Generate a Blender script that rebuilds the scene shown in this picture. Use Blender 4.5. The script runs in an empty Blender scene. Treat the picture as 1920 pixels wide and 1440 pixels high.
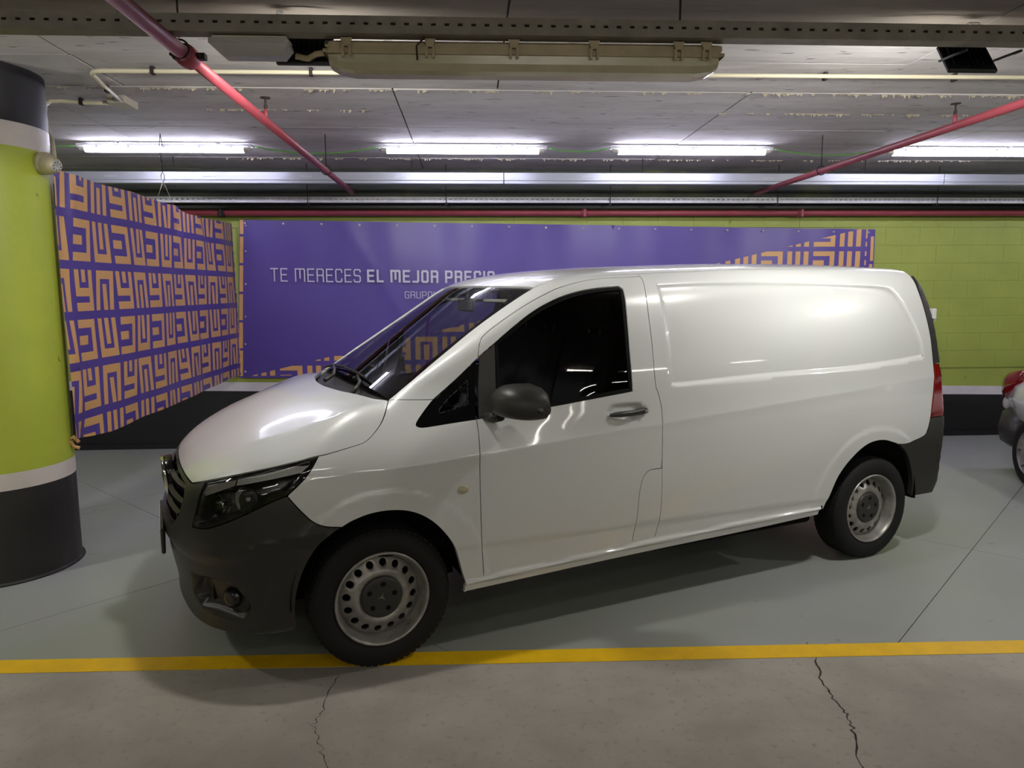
import bpy, math, random
import numpy as np
from mathutils import Vector, Matrix
from mathutils.geometry import delaunay_2d_cdt
random.seed(7); rng = np.random.RandomState(5)
PI = math.pi
# ---------------------------------------------------------------- frame
# world: x runs along the back wall to the right, y = 0 is the wall, the room is y < 0, z = 0 is the floor
sc = bpy.context.scene
COL = sc.collection
# camera
YW = math.radians(3.1788)
pitch, roll, FPX = -0.127050, -0.0053853, 1392.18
def _cam():
    cp, sp, cr, sr = math.cos(pitch), math.sin(pitch), math.cos(roll), math.sin(roll)
    f = Vector((0, cp, sp)); u = Vector((0, -sp, cp)); x = Vector((1, 0, 0))
    X = x*cr + u*sr; U = -x*sr + u*cr
    R = Matrix.Rotation(-YW, 3, 'Z')
    X, U, f = R@X, R@U, R@f
    m = Matrix(((X.x, U.x, -f.x, 3.85467), (X.y, U.y, -f.y, -8.28046), (X.z, U.z, -f.z, 1.73058), (0, 0, 0, 1)))
    c = bpy.data.cameras.new('camera'); c.sensor_width = 36; c.lens = 36*FPX/1920; c.clip_start = .05
    o = bpy.data.objects.new('camera', c); o.matrix_world = m; COL.objects.link(o); sc.camera = o
_cam()
# world, exposure
w = bpy.data.worlds.new('garage_air'); sc.world = w; w.use_nodes = True
w.node_tree.nodes['Background'].inputs[0].default_value = (.9, .92, 1, 1)
w.node_tree.nodes['Background'].inputs[1].default_value = .02
sc.view_settings.view_transform = 'Standard'; sc.view_settings.look = 'None'
sc.view_settings.gamma = 1; sc.view_settings.use_curve_mapping = False
sc.view_settings.exposure = 1.3
LED_E = 17.0        # led tubes in front of the back wall
LED2_E = 15.0       # tubes further back in the garage, behind the photographer
FLOOD_E = 155.0    # square flood lights on the cable tray
CY = sc.cycles if hasattr(sc, 'cycles') else None
# ---------------------------------------------------------------- materials
def lin(c):
    return tuple(((v/255)/12.92 if v/255 <= .04045 else ((v/255+.055)/1.055)**2.4) for v in c) + (1,)
MATS = {}
def mat(name, col, rough=.5, metal=0, coat=0, noise=0, nscale=8, bump=0, bscale=40, spec=.5, stretch=None, emit=None, es=0, c2=None, nlo=.35, nhi=.65):
    m = bpy.data.materials.new(name); m.use_nodes = True; nt = m.node_tree; b = nt.nodes['Principled BSDF']
    col = lin(col); b.inputs['Base Color'].default_value = col
    b.inputs['Roughness'].default_value = rough; b.inputs['Metallic'].default_value = metal
    b.inputs['Specular IOR Level'].default_value = spec
    if coat: b.inputs['Coat Weight'].default_value = coat; b.inputs['Coat Roughness'].default_value = .05
    if emit: b.inputs['Emission Color'].default_value = emit; b.inputs['Emission Strength'].default_value = es
    tc = None
    def coord(scale):
        nonlocal tc
        if tc is None:
            tc = nt.nodes.new('ShaderNodeNewGeometry')
        mp = nt.nodes.new('ShaderNodeMapping'); nt.links.new(tc.outputs['Position'], mp.inputs['Vector'])
        mp.inputs['Scale'].default_value = stretch if stretch else (1, 1, 1)
        return mp.outputs['Vector']
    if noise:
        n = nt.nodes.new('ShaderNodeTexNoise'); n.inputs['Scale'].default_value = nscale; n.inputs['Detail'].default_value = 6; n.inputs['Roughness'].default_value = .6
        nt.links.new(coord(1), n.inputs['Vector'])
        r = nt.nodes.new('ShaderNodeMapRange'); nt.links.new(n.outputs['Fac'], r.inputs['Value'])
        r.inputs['From Min'].default_value = nlo; r.inputs['From Max'].default_value = nhi
        mx = nt.nodes.new('ShaderNodeMix'); mx.data_type = 'RGBA'; nt.links.new(r.outputs['Result'], mx.inputs['Factor'])
        mx.inputs['A'].default_value = tuple(v*(1-noise) for v in col[:3])+(1,) if c2 is None else lin(c2)
        mx.inputs['B'].default_value = col
        nt.links.new(mx.outputs['Result'], b.inputs['Base Color'])
        m['mix'] = mx.name
    if bump:
        n = nt.nodes.new('ShaderNodeTexNoise'); n.inputs['Scale'].default_value = bscale; n.inputs['Detail'].default_value = 4
        nt.links.new(coord(1), n.inputs['Vector'])
        bp = nt.nodes.new('ShaderNodeBump'); bp.inputs['Strength'].default_value = bump; bp.inputs['Distance'].default_value = .01
        nt.links.new(n.outputs['Fac'], bp.inputs['Height']); nt.links.new(bp.outputs['Normal'], b.inputs['Normal'])
    MATS[name] = m
    return m
def glass(name, tint, rough=0.0, ior=1.5):
    m = bpy.data.materials.new(name); m.use_nodes = True; nt = m.node_tree; nt.nodes.clear()
    o = nt.nodes.new('ShaderNodeOutputMaterial'); mx = nt.nodes.new('ShaderNodeMixShader')
    t = nt.nodes.new('ShaderNodeBsdfTransparent'); t.inputs[0].default_value = tint+(1,)
    g = nt.nodes.new('ShaderNodeBsdfGlossy'); g.inputs['Roughness'].default_value = rough
    fr = nt.nodes.new('ShaderNodeFresnel'); fr.inputs[0].default_value = ior
    nt.links.new(fr.outputs[0], mx.inputs[0]); nt.links.new(t.outputs[0], mx.inputs[1]); nt.links.new(g.outputs[0], mx.inputs[2])
    nt.links.new(mx.outputs[0], o.inputs[0]); MATS[name] = m
    return m
def lay(m, scale, lo, hi, colour, stretch=(1, 1, 1), kind='noise', amount=1.0, detail=4):
    """add a further patchy layer of colour (dirt, stains) on a material"""
    nt = m.node_tree; b = nt.nodes['Principled BSDF']; src = b.inputs['Base Color']
    g = nt.nodes.new('ShaderNodeNewGeometry'); mp = nt.nodes.new('ShaderNodeMapping'); mp.inputs['Scale'].default_value = stretch
    nt.links.new(g.outputs['Position'], mp.inputs['Vector'])
    if kind == 'noise':
        n = nt.nodes.new('ShaderNodeTexNoise'); n.inputs['Scale'].default_value = scale; n.inputs['Detail'].default_value = detail
        out = n.outputs['Fac']
    else:
        n = nt.nodes.new('ShaderNodeTexVoronoi'); n.inputs['Scale'].default_value = scale; out = n.outputs['Distance']
    nt.links.new(mp.outputs['Vector'], n.inputs['Vector'])
    r = nt.nodes.new('ShaderNodeMapRange'); nt.links.new(out, r.inputs['Value'])
    r.inputs['From Min'].default_value = lo; r.inputs['From Max'].default_value = hi; r.inputs['To Max'].default_value = amount
    mx = nt.nodes.new('ShaderNodeMix'); mx.data_type = 'RGBA'; nt.links.new(r.outputs['Result'], mx.inputs['Factor'])
    if src.is_linked:
        nt.links.new(src.links[0].from_socket, mx.inputs['A'])
    else: mx.inputs['A'].default_value = src.default_value
    mx.inputs['B'].default_value = lin(colour); nt.links.new(mx.outputs['Result'], src)
    return m
mat('van_white', (207, 209, 208), .30, coat=.9, spec=.5)
mat('black_plastic', (44, 43, 40), .42, spec=.5, bump=.04, bscale=900)
mat('black_gloss', (8, 9, 11), .08, spec=.6)
mat('rubber', (20, 20, 20), .75, spec=.35)
mat('black_matt', (10, 10, 11), .8, spec=.2)
mat('dark_liner', (9, 9, 9), .9, spec=.1)
mat('steel_rim', (166, 163, 158), .36, metal=.55, noise=.35, nscale=14)
mat('chrome', (215, 215, 215), .12, metal=1)
mat('lamp_black', (14, 14, 16), .18, spec=.6)
mat('lamp_silver', (215, 212, 200), .32, metal=.5); mat('lamp_house', (30, 29, 30), .3, spec=.6)
mat('red_lamp', (120, 8, 12), .08, coat=1)
mat('amber', (190, 110, 40), .2)
mat('cabin_dark', (26, 27, 30), .65)
mat('seat_cloth', (22, 22, 25), .9)
mat('headliner', (150, 148, 142), .8)
mat('mirror_glass', (220, 220, 225), .02, metal=1)
mat('plate_white', (225, 225, 220), .4)
glass('windscreen', (.80, .84, .84)); glass('door_glass', (.42, .45, .47)); glass('lens', (.93, .94, .95))
mat('led_strip', (205, 205, 200), .25, spec=.6)
mg = mat('wall_green', (152, 164, 74), .55, noise=.12, nscale=2.2, bump=.12, bscale=60)
lay(mg, 14, .68, .74, (90, 95, 40), amount=.5)
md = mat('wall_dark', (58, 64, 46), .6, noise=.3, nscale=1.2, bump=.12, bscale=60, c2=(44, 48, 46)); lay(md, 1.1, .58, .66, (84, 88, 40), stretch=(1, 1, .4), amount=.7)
mat('wall_white', (205, 200, 205), .55, noise=.1, nscale=5, bump=.1, bscale=70)
mb = mat('wall_black', (23, 22, 25), .5, noise=.25, nscale=3, bump=.1, bscale=60)
mp_ = mat('pillar_black', (44, 41, 40), .5, noise=.25, nscale=4, bump=.15, bscale=50); lay(mp_, 3, .55, .62, (70, 66, 64), stretch=(1.5, 1.5, .35), amount=.5)
mpg = mat('pillar_green', (176, 190, 64), .45, noise=.1, nscale=3, bump=.15, bscale=30); lay(mpg, 9, .7, .74, (70, 72, 30), amount=.7)
mat('pillar_white', (212, 203, 196), .5, noise=.1, nscale=6, bump=.1, bscale=40)
mc = mat('ceiling_concrete', (206, 203, 202), .9, noise=.22, nscale=2.5, stretch=(.5, 2.2, 1), bump=.25, bscale=14)
lay(mc, 9, .66, .70, (110, 105, 102), stretch=(.7, 3.2, 1), amount=.75, detail=2)
lay(mc, 1.6, .55, .72, (150, 144, 138), stretch=(.5, 2, 1), amount=.5)
mat('ceiling_brown', (120, 112, 103), .9, noise=.35, nscale=1.6, stretch=(.5, 2.2, 1), bump=.25, bscale=14)
mat('ceiling_joint', (70, 67, 64), .95, noise=.4, nscale=30)
mat('paint_flake', (190, 180, 155), .8, noise=.3, nscale=30)
mf = mat('floor_paint', (158, 161, 161), .32, noise=.10, nscale=1.3, spec=.5, bump=.05, bscale=20)
lay(mf, .55, .42, .62, (152, 156, 143), amount=.8)
lay(mf, 7, .70, .73, (112, 112, 109), stretch=(.8, 2.4, 1), amount=.7, detail=3)
mfc = mat('floor_concrete', (176, 170, 160), .6, noise=.18, nscale=3.2, spec=.35, bump=.15, bscale=70)
lay(mfc, 30, .58, .72, (138, 132, 124), amount=.6, detail=8)
lay(mfc, 1.1, .50, .70, (140, 135, 127), amount=.6)
lay(mfc, 260, .60, .75, (120, 114, 106), amount=.5, detail=2)
mat('joint_dark', (62, 61, 60), .8)
mat('crack', (50, 46, 42), .9)
my = mat('line_yellow', (246, 196, 16), .5, noise=.12, nscale=9); lay(my, 22, .68, .74, (150, 120, 50), amount=.6)
mat('red_pipe', (142, 58, 68), .5, noise=.15, nscale=6)
mat('iron_dark', (46, 38, 36), .7, metal=.4)
mat('galv', (196, 198, 202), .45, metal=.15, noise=.2, nscale=12)
mat('galv_dull', (132, 126, 114), .6, metal=.1, noise=.3, nscale=9)
mat('tray_white', (152, 155, 164), .35, metal=.3, noise=.12, nscale=5, stretch=(.3, 1, 1))
mat('pvc_ivory', (205, 198, 172), .45)
mat('lamp_body', (176, 160, 128), .5, noise=.2, nscale=9)
mat('lamp_cover', (186, 178, 150), .25, noise=.15, nscale=5, spec=.5)
mat('emerg_cover', (176, 174, 172), .3)
mat('emerg_frame', (190, 182, 166), .45)
mat('led_body', (206, 208, 216), .4)
mat('led_on', (255, 255, 255), .4, emit=(.82, .80, 1, 1), es=LED_E)
mat('led_on_back', (255, 255, 255), .4, emit=(1, .95, .86, 1), es=LED2_E)
mat('flood_on', (255, 255, 255), .4, emit=(1, .975, .92, 1), es=FLOOD_E)
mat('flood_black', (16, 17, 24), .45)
mat('green_cable', (96, 170, 72), .5)
mat('black_cable', (14, 14, 15), .6)
mat('wire_red', (170, 60, 30), .5)
mat('bell_cream', (196, 186, 158), .38, noise=.15, nscale=20)
mat('banner_purple', (84, 68, 146), .33, spec=.45, noise=.08, nscale=1.6)
mat('banner_orange', (208, 160, 102), .36, spec=.45)
mat('banner_text', (190, 186, 205), .4)
mat('eyelet', (205, 205, 210), .3, metal=.6)
mat('car_paint', (206, 208, 204), .2, coat=1)
# ---------------------------------------------------------------- object helpers
def link(o, parent=None):
    COL.objects.link(o)
    if parent is not None: o.parent = parent
    return o
def tagit(o, label=None, cat=None, group=None, kind=None):
    if label: o['label'] = label
    if cat: o['category'] = cat
    if group: o['group'] = group
    if kind: o['kind'] = kind
    return o
def thing(name, label, cat, loc=(0, 0, 0), rz=0, group=None, kind=None):
    o = bpy.data.objects.new(name, None); o.empty_display_size = .1; o.location = loc; o.rotation_euler = (0, 0, rz)
    link(o); return tagit(o, label, cat, group, kind)
class MB:
    """collects simple shapes into one mesh"""
    def __init__(s): s.v = []; s.f = []; s.sm = []; s.mi = []; s.cur = 0
    def add(s, vs, fs, smooth=False):
        n = len(s.v); s.v += [tuple(map(float, v)) for v in vs]; s.f += [tuple(i+n for i in f) for f in fs]
        s.sm += [smooth]*len(fs); s.mi += [s.cur]*len(fs); return s
    def box(s, a, b, bev=0):
        x0, y0, z0 = a; x1, y1, z1 = b
        if bev:
            e = bev; vs = []; 
            # chamfered box: 24 vertices
            for (X, sx) in ((x0, 1), (x1, -1)):
                for (Y, sy) in ((y0, 1), (y1, -1)):
                    for (Z, sz) in ((z0, 1), (z1, -1)):
                        vs += [(X, Y+sy*e, Z+sz*e), (X+sx*e, Y, Z+sz*e), (X+sx*e, Y+sy*e, Z)]
            I = lambda i, j, k, q: ((i*2+j)*2+k)*3+q
            fs = [(I(0,0,0,0), I(0,0,1,0), I(0,1,1,0), I(0,1,0,0)), (I(1,0,0,0), I(1,1,0,0), I(1,1,1,0), I(1,0,1,0)),
                  (I(0,0,0,1), I(1,0,0,1), I(1,0,1,1), I(0,0,1,1)), (I(0,1,0,1), I(0,1,1,1), I(1,1,1,1), I(1,1,0,1)),
                  (I(0,0,0,2), I(0,1,0,2), I(1,1,0,2), I(1,0,0,2)), (I(0,0,1,2), I(1,0,1,2), I(1,1,1,2), I(0,1,1,2))]
            for j in (0, 1):
                for k in (0, 1):
                    fs.append((I(0,j,k,1), I(0,j,k,2), I(1,j,k,2), I(1,j,k,1)))
                    fs.append((I(j,0,k,0), I(j,0,k,2), I(j,1,k,2), I(j,1,k,0)))
                    fs.append((I(j,k,0,0), I(j,k,0,1), I(j,k,1,1), I(j,k,1,0)))
            for i in (0, 1):
                for j in (0, 1):
                    for k in (0, 1): fs.append((I(i,j,k,0), I(i,j,k,1), I(i,j,k,2)))
            return s.add(vs, fs)
        vs = [(x, y, z) for x in (x0, x1) for y in (y0, y1) for z in (z0, z1)]
        return s.add(vs, [(0,1,3,2), (4,6,7,5), (0,4,5,1), (2,3,7,6), (0,2,6,4), (1,5,7,3)])
    def tube(s, pts, r, n=10, caps=True, closed=False):
        P = [Vector(p) for p in pts]; k = len(P); R = r if hasattr(r, '__len__') else [r]*k
        vs = []; up = None
        for i in range(k):
            a = P[(i-1) % k] if (i or closed) else P[i]; b = P[(i+1) % k] if (i < k-1 or closed) else P[i]
            t = (b-a).normalized()
            if up is None:
                up = Vector((0, 0, 1)) if abs(t.z) < .9 else Vector((1, 0, 0))
            u = (up - t*up.dot(t)).normalized(); up = u; w_ = t.cross(u)
            for j in range(n):
                an = 2*PI*j/n; vs.append(P[i]+(u*math.cos(an)+w_*math.sin(an))*R[i])
        fs = []
        for i in range(k if closed else k-1):
            for j in range(n):
                i2 = (i+1) % k
                fs.append((i*n+j, i*n+(j+1) % n, i2*n+(j+1) % n, i2*n+j))
        s.add(vs, fs, True)
        if caps and not closed:
            m = len(s.v)-len(vs); s.f += [tuple(m+j for j in range(n))[::-1], tuple(m+(k-1)*n+j for j in range(n))]; s.sm += [False]*2; s.mi += [s.cur]*2
        return s
    def lathe(s, prof, o, ax, n=32, smooth=True):
        """profile of (r, h) about an axis"""
        o = Vector(o); ax = Vector(ax).normalized(); u = ax.orthogonal().normalized(); w_ = ax.cross(u); vs = []
        for (r, h) in prof:
            for j in range(n):
                a = 2*PI*j/n; vs.append(o+ax*h+(u*math.cos(a)+w_*math.sin(a))*r)
        fs = [(i*n+j, i*n+(j+1) % n, (i+1)*n+(j+1) % n, (i+1)*n+j) for i in range(len(prof)-1) for j in range(n)]
        return s.add(vs, fs, smooth)
    def prism(s, poly, z0, z1, axis='z'):
        """closed 2D polygon extruded; axis z: (x,y), axis y: (x,z), axis x: (y,z)"""
        def p(a, b, c): return {'z': (a, b, c), 'y': (a, c, b), 'x': (c, a, b)}[axis]
        n = len(poly); vs = [p(a, b, z0) for a, b in poly]+[p(a, b, z1) for a, b in poly]
        fs = [tuple(range(n))[::-1], tuple(range(n, 2*n))]+[(i, (i+1) % n, n+(i+1) % n, n+i) for i in range(n)]
        return s.add(vs, fs)
    def sphere(s, c, r, n=16, m=10, sc_=(1, 1, 1)):
        vs = []; 
        for i in range(m+1):
            t = PI*i/m
            for j in range(n):
                a = 2*PI*j/n; vs.append((c[0]+r*sc_[0]*math.sin(t)*math.cos(a), c[1]+r*sc_[1]*math.sin(t)*math.sin(a), c[2]+r*sc_[2]*math.cos(t)))
        return s.add(vs, [(i*n+j, (i+1)*n+j, (i+1)*n+(j+1) % n, i*n+(j+1) % n) for i in range(m) for j in range(n)], True)
    def mesh(s, name, mats):
        me = bpy.data.meshes.new(name); me.from_pydata(s.v, [], s.f)
        for m in (mats if isinstance(mats, (list, tuple)) else [mats]): me.materials.append(MATS[m])
        me.polygons.foreach_set('use_smooth', s.sm); me.polygons.foreach_set('material_index', s.mi)
        me.update(); return me
    def build(s, name, mats, parent=None, loc=None, **kw):
        o = bpy.data.objects.new(name, s.mesh(name, mats)); link(o, parent)
        if loc is not None: o.location = loc
        return tagit(o, **kw)
def dup(root, loc=None, label=None):
    r = root.copy(); link(r)
    if loc is not None: r.location = loc
    if label: r['label'] = label
    for ch in list(root.children):
        c = ch.copy(); link(c, r)
        for g in ch.children:
            d = g.copy(); link(d, c)
    return r
def fixn(o):
    """recalculate outward normals"""
    import bmesh
    bm = bmesh.new(); bm.from_mesh(o.data); bmesh.ops.recalc_face_normals(bm, faces=bm.faces); bm.to_mesh(o.data); bm.free(); return o
# ================================================================ STRUCTURE
CZ = 3.02
X0, X1, YB = -7.0, 22.0, -19.0
# ---- back wall: core, bands that follow the sloping painted line, blocks where the photo shows them
def band_z(x): return .632 - .0175*(x-1.2)       # lower edge of the white band
wall = tagit(bpy.data.objects.new('wall_back', None), kind='structure'); link(wall)
b = MB(); b.box((X0, .012, .0), (X1, .25, CZ+.05)); b.build('wall_core', 'wall_green', wall)
def strip(name, m, lo, hi, y, xs=(X0, X1), n=12):
    b = MB(); X = np.linspace(xs[0], xs[1], n+1)
    vs = []; fs = []
    for x in X: vs += [(x, y, lo(x)), (x, y, hi(x)), (x, .02, lo(x)), (x, .02, hi(x))]
    for i in range(n):
        a = 4*i; c = a+4
        fs += [(a, c, c+1, a+1), (a+1, c+1, c+3, a+3), (a+2, c+2, c, a)]
    b.add(vs, fs); return b.build(name, m, wall)
strip('black_base_band', 'wall_black', lambda x: 0, band_z, -.004)
strip('white_band', 'wall_white', band_z, lambda x: band_z(x)+.098, -.003)
strip('kerb', 'wall_black', lambda x: 0, lambda x: .055, -.03)
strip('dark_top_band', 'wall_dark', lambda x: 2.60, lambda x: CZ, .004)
bl = MB(); bl.box((0.0006, 0, 0.0006), (.3994, .02, .1994), bev=.0012); blm = bl.mesh('block', 'wall_green'); bld = bl.mesh('block', 'wall_dark')
def block(x, z):
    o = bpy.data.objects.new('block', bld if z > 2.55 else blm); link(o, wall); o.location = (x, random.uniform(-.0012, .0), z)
for i in range(11):
    z = .80+.2*i
    for k in range(-1, 28):
        x = .35+.4*k+(.2 if i % 2 else 0)
        if z+.2 > CZ: continue
        show = (z >= 2.35 and x > .2) or (x > 8.1 and z > .73) or (1.0 < x < 3.4 and z < .85)
        if show and x < 11.2: block(x, z)
def wallbox(name, a, b_):
    m = MB(); m.box(a, b_); return m.build(name, 'wall_green', kind='structure')
wallbox('wall_left', (X0-.2, YB, 0), (X0, .25, CZ)); wallbox('wall_right', (X1, YB, 0), (X1+.2, .25, CZ)); wallbox('wall_front', (X0, YB-.2, 0), (X1, YB, CZ))
# ---- ceiling of shuttered concrete boards
ceil_ = tagit(bpy.data.objects.new('ceiling', None), kind='structure'); link(ceil_); ceil_.location = (0, 0, CZ)
b = MB(); b.box((X0, YB, .012), (X1, .25, .2)); b.build('slab', 'ceiling_joint', ceil_)
ys = [0, .69, 1.42, 2.07, 2.68, 3.24, 3.88, 4.52, 5.16]
for i in range(len(ys)-1):
    off = 1.02 if i < 5 else 1.70
    for k in range(-1, 5):
        xa = off-.02+2.37*k; xb = xa+2.37
        g = .004 if i not in (4,) else .006
        m = MB(); dz = random.uniform(-.004, .003)
        m.box((xa+.005, -ys[i+1]+g, dz), (xb-.005, -ys[i]-g, .02), bev=.003)
        m.build('board', 'ceiling_concrete' if i < 7 else 'ceiling_brown', ceil_)
m = MB(); m.box((X0, -5.156, 0), (-1.37, 0, .02)); m.box((13.5, -5.156, 0), (X1, 0, .02)); m.build('board', 'ceiling_concrete', ceil_)
m = MB(); m.box((X0, YB, 0), (X1, -5.166, .02)); m.build('board', 'ceiling_brown', ceil_)
# flakes of paint peeling along the board edge
def flakes(x0, x1, y, seed, depth, mname='paint_flake', zz=-.006):
    r = random.Random(seed); vs = []; fs = []; x = x0
    while x < x1:
        wd = r.uniform(.012, .05); d = (r.random()**2.2*1.5+.08)*depth
        n = len(vs); vs += [(x, y, zz), (x+wd, y, zz), (x+wd*r.uniform(.2, .9), y-d*.6, zz-.012*r.random()-.004), (x+wd*.3, y-d, zz-.03*r.random())]
        fs.append((n, n+1, n+2, n+3)); x += wd*r.uniform(.6, 1.0) if r.random() < .8 else wd*r.uniform(2, 6)
    m = MB(); m.add(vs, fs); m.build('paint_flakes', mname, ceil_)
flakes(2.2, 4.1, -3.235, 3, .035); flakes(4.3, 7.0, -3.235, 4, .018); flakes(-.5, 2.2, -3.235, 5, .012); flakes(7.0, 9.5, -3.235, 6, .014)
flakes(2.0, 3.1, -2.68, 8, .010); flakes(5.7, 8, -2.68, 9, .010); flakes(1.5, 9, -.69, 10, .008)
# ---- floor: painted slabs with diagonal saw cuts, bare concrete lane in front of the yellow line
floor_ = tagit(bpy.data.objects.new('floor', None), kind='structure'); link(floor_)
b = MB(); b.box((X0, YB, -.2), (X1, .25, -.012)); b.build('sub_floor', 'joint_dark', floor_)
def clip(poly, a, b_, c):       # keep a*x+b*y <= c
    out = []
    for i in range(len(poly)):
        p, q = poly[i], poly[(i+1) % len(poly)]; dp = a*p[0]+b_*p[1]-c; dq = a*q[0]+b_*q[1]-c
        if dp <= 0: out.append(p)
        if (dp < 0 < dq) or (dq < 0 < dp):
            t = dp/(dp-dq); out.append((p[0]+t*(q[0]-p[0]), p[1]+t*(q[1]-p[1])))
    return out
LY = -4.99
def line_y(x): return -4.955-.026*(x-1.7)+.0      # front edge of the yellow line
g = .003
c1 = [-30, -5.7, -1.15, 3.45, 8.1, 12.7, 40]   # x + y (x - b)
c2 = [-30, -6.0, -1.6, 3.05, 5.93, 10.87, 15.8, 20.7, 60]   # x - y (x + b)
front = [(X0, line_y(X0)), (X1, line_y(X1)), (X1, 0), (X0, 0)]
for i in range(len(c1)-1):
    for j in range(len(c2)-1):
        p = front
        for (a_, b_, c_) in ((1, 1, c1[i+1]-g), (-1, -1, -c1[i]-g), (1, -1, c2[j+1]-g), (-1, 1, -c2[j]-g)):
            p = clip(p, a_, b_, c_) if len(p) > 2 else []
        if len(p) > 2:
            m = MB(); m.prism(p, -.012, 0); m.build('slab', 'floor_paint', floor_)
m = MB(); m.prism([(X0, YB), (X1, YB), (X1, line_y(X1)-.002), (X0, line_y(X0)-.002)], -.012, 0); m.build('concrete_lane', 'floor_concrete', floor_)
def crack(pts, seed, w0=.0035):
    r = random.Random(seed); P = []
    for (x0, y0), (x1, y1) in zip(pts, pts[1:]):
        n = 9
        for k in range(n):
            t = k/n; P.append((x0+(x1-x0)*t+r.gauss(0, .007), y0+(y1-y0)*t+r.gauss(0, .004)))
    P.append(pts[-1]); vs = []
    for x, y in P:
        q = w0*r.uniform(.4, 1.3); vs += [(x-q, y, .0006), (x+q, y, .0006)]
    m = MB(); m.add(vs, [(2*i, 2*i+1, 2*i+3, 2*i+2) for i in range(len(P)-1)]); m.build('crack', 'crack', floor_)
crack([(5.47, -5.03), (5.38, -5.30), (5.37, -5.49), (5.34, -5.63), (5.25, -5.87), (5.2, -6.3)], 1, .0042)
crack([(3.23, -5.07), (3.22, -5.38), (3.215, -5.48), (3.27, -5.60), (3.31, -5.75), (3.28, -6.2)], 2, .0022)
crack([(5.49, -4.91), (5.46, -5.03)], 3, .0018)
crack([(6.45, -3.72), (6.9, -3.70), (7.17, -3.707)], 4, .0018)
crack([(.79, -2.47), (1.05, -2.21)], 5, .002)
# ---- painted yellow line
ln = MB(); xs = np.linspace(X0, X1, 30); vs = []
for x in xs: vs += [(x, line_y(x), .0012), (x, line_y(x)+.125, .0012), (x, line_y(x), 0), (x, line_y(x)+.125, 0)]
fs = []
for i in range(29):
    a = 4*i; fs += [(a, a+4, a+5, a+1), (a+2, a+6, a+4, a), (a+1, a+5, a+7, a+3)]
ln.add(vs, fs); ln.build('painted_line', 'line_yellow', label='long yellow line painted on the floor under the front wheel of the van', cat='road marking')
# ---- round pillar, bottom left to ceiling
PX, PY, PR_ = .85, -3.53, .44
pl = thing('pillar', 'thick round concrete pillar painted green with white and black bands, at the left edge', 'pillar', (PX, PY, 0))
def cyl(name, m, z0, z1, r, rag=0):
    b = MB(); n = 72; vs = []
    for z in np.linspace(z0, z1, 5):
        for j in range(n): vs.append((r*math.cos(2*PI*j/n), r*math.sin(2*PI*j/n), z))
    b.add(vs, [(i*n+j, i*n+(j+1) % n, (i+1)*n+(j+1) % n, (i+1)*n+j) for i in range(4) for j in range(n)], True)
    return b.build(name, m, pl)
cyl('black_base', 'pillar_black', 0, .57, PR_); cyl('lower_white_band', 'pillar_white', .57, .672, PR_+.0012)
cyl('green_shaft', 'pillar_green', .672, 2.563, PR_+.0004); cyl('upper_white_band', 'pillar_white', 2.563, 2.70, PR_+.0012); cyl('black_top', 'wall_black', 2.70, CZ, PR_)
b = MB(); b.lathe([(PR_-.01, 0), (PR_+.018, 0), (PR_+.008, .012), (PR_-.005, .02)], (0, 0, 0), (0, 0, 1), 60); b.build('mortar_foot', 'pillar_black', pl)
# a second pillar further right and others behind the photographer (out of frame)
# ================================================================ SERVICES ON THE CEILING (places in view worked back from image pixels)
def batten(name, x, y, L, mat_on, label, group, z=CZ):
    t = thing(name, label, 'tube light', (x, y, z), group=group)
    m = MB(); m.box((0, -.031, -.045), (L, .031, -.018), bev=.006)
    m.build('housing', 'led_body', t)
    m = MB(); pr = [(-.031, -.045), (-.037, -.058), (-.034, -.074), (-.018, -.086), (0, -.090), (.018, -.086), (.034, -.074), (.037, -.058), (.031, -.045)]
    n = len(pr); vs = [(.075, a, c) for a, c in pr]+[(L-.075, a, c) for a, c in pr]
    m.add(vs, [(i, i+1, n+i+1, n+i) for i in range(n-1)]+[tuple(range(n)), tuple(range(n, 2*n))[::-1]], False)
    m.build('diffuser', mat_on, t)
    for s_, x0 in ((1, .075), (-1, L-.075)):
        m = MB(); m.add([(x0, a, c) for a, c in pr]+[(x0-s_*.045, a*.9, c*.95) for a, c in pr]+[(x0-s_*.075, a*.4, -.05+.0*c) for a, c in pr],
            [(i, i+1, n+i+1, n+i) for i in range(n-1)]+[(n+i, n+i+1, 2*n+i+1, 2*n+i) for i in range(n-1)]); m.build('end_cap', 'emerg_cover', t)
    for q in (.22, .80):
        m = MB(); m.box((L*q-.02, -.012, -.02), (L*q+.02, .012, 0)); m.build('bracket', 'led_body', t)
    for q in (.12, .3, .5, .7, .88):
        m = MB(); m.box((L*q-.012, -.040, -.055), (L*q+.012, .040, -.036)); m.build('clip', 'led_body', t)
    return t
LX = [.467, 3.06, 5.13, 7.68]
names = ['nearest the pillar', 'second from the left', 'third from the left', 'at the right edge of the picture']
for x, nm in zip(LX, names):
    batten('tube_light', x, -1.43, 1.50, 'led_on', 'lit slim white tube light on the ceiling, '+nm, 'lit tube lights in front of the back wall')
for x, nm in ((-2.5, 'beyond the pillar, first'), (10.2, 'beyond the right edge, fifth'), (12.8, 'beyond the right edge, sixth')):
    batten('tube_light', x, -1.43, 1.50, 'led_on', 'lit slim white tube light on the ceiling, '+nm+' in the row', 'lit tube lights in front of the back wall')
k = 0
for y in (-9.2, -12.6, -16.2):
    for x in (-3.5, .2, 3.9, 7.6, 11.3, 15.0):
        batten('tube_light', x, y, 1.50, 'led_on_back', 'lit white tube light on the ceiling of the driving lane behind the camera', 'lane lights behind the camera')
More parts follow.
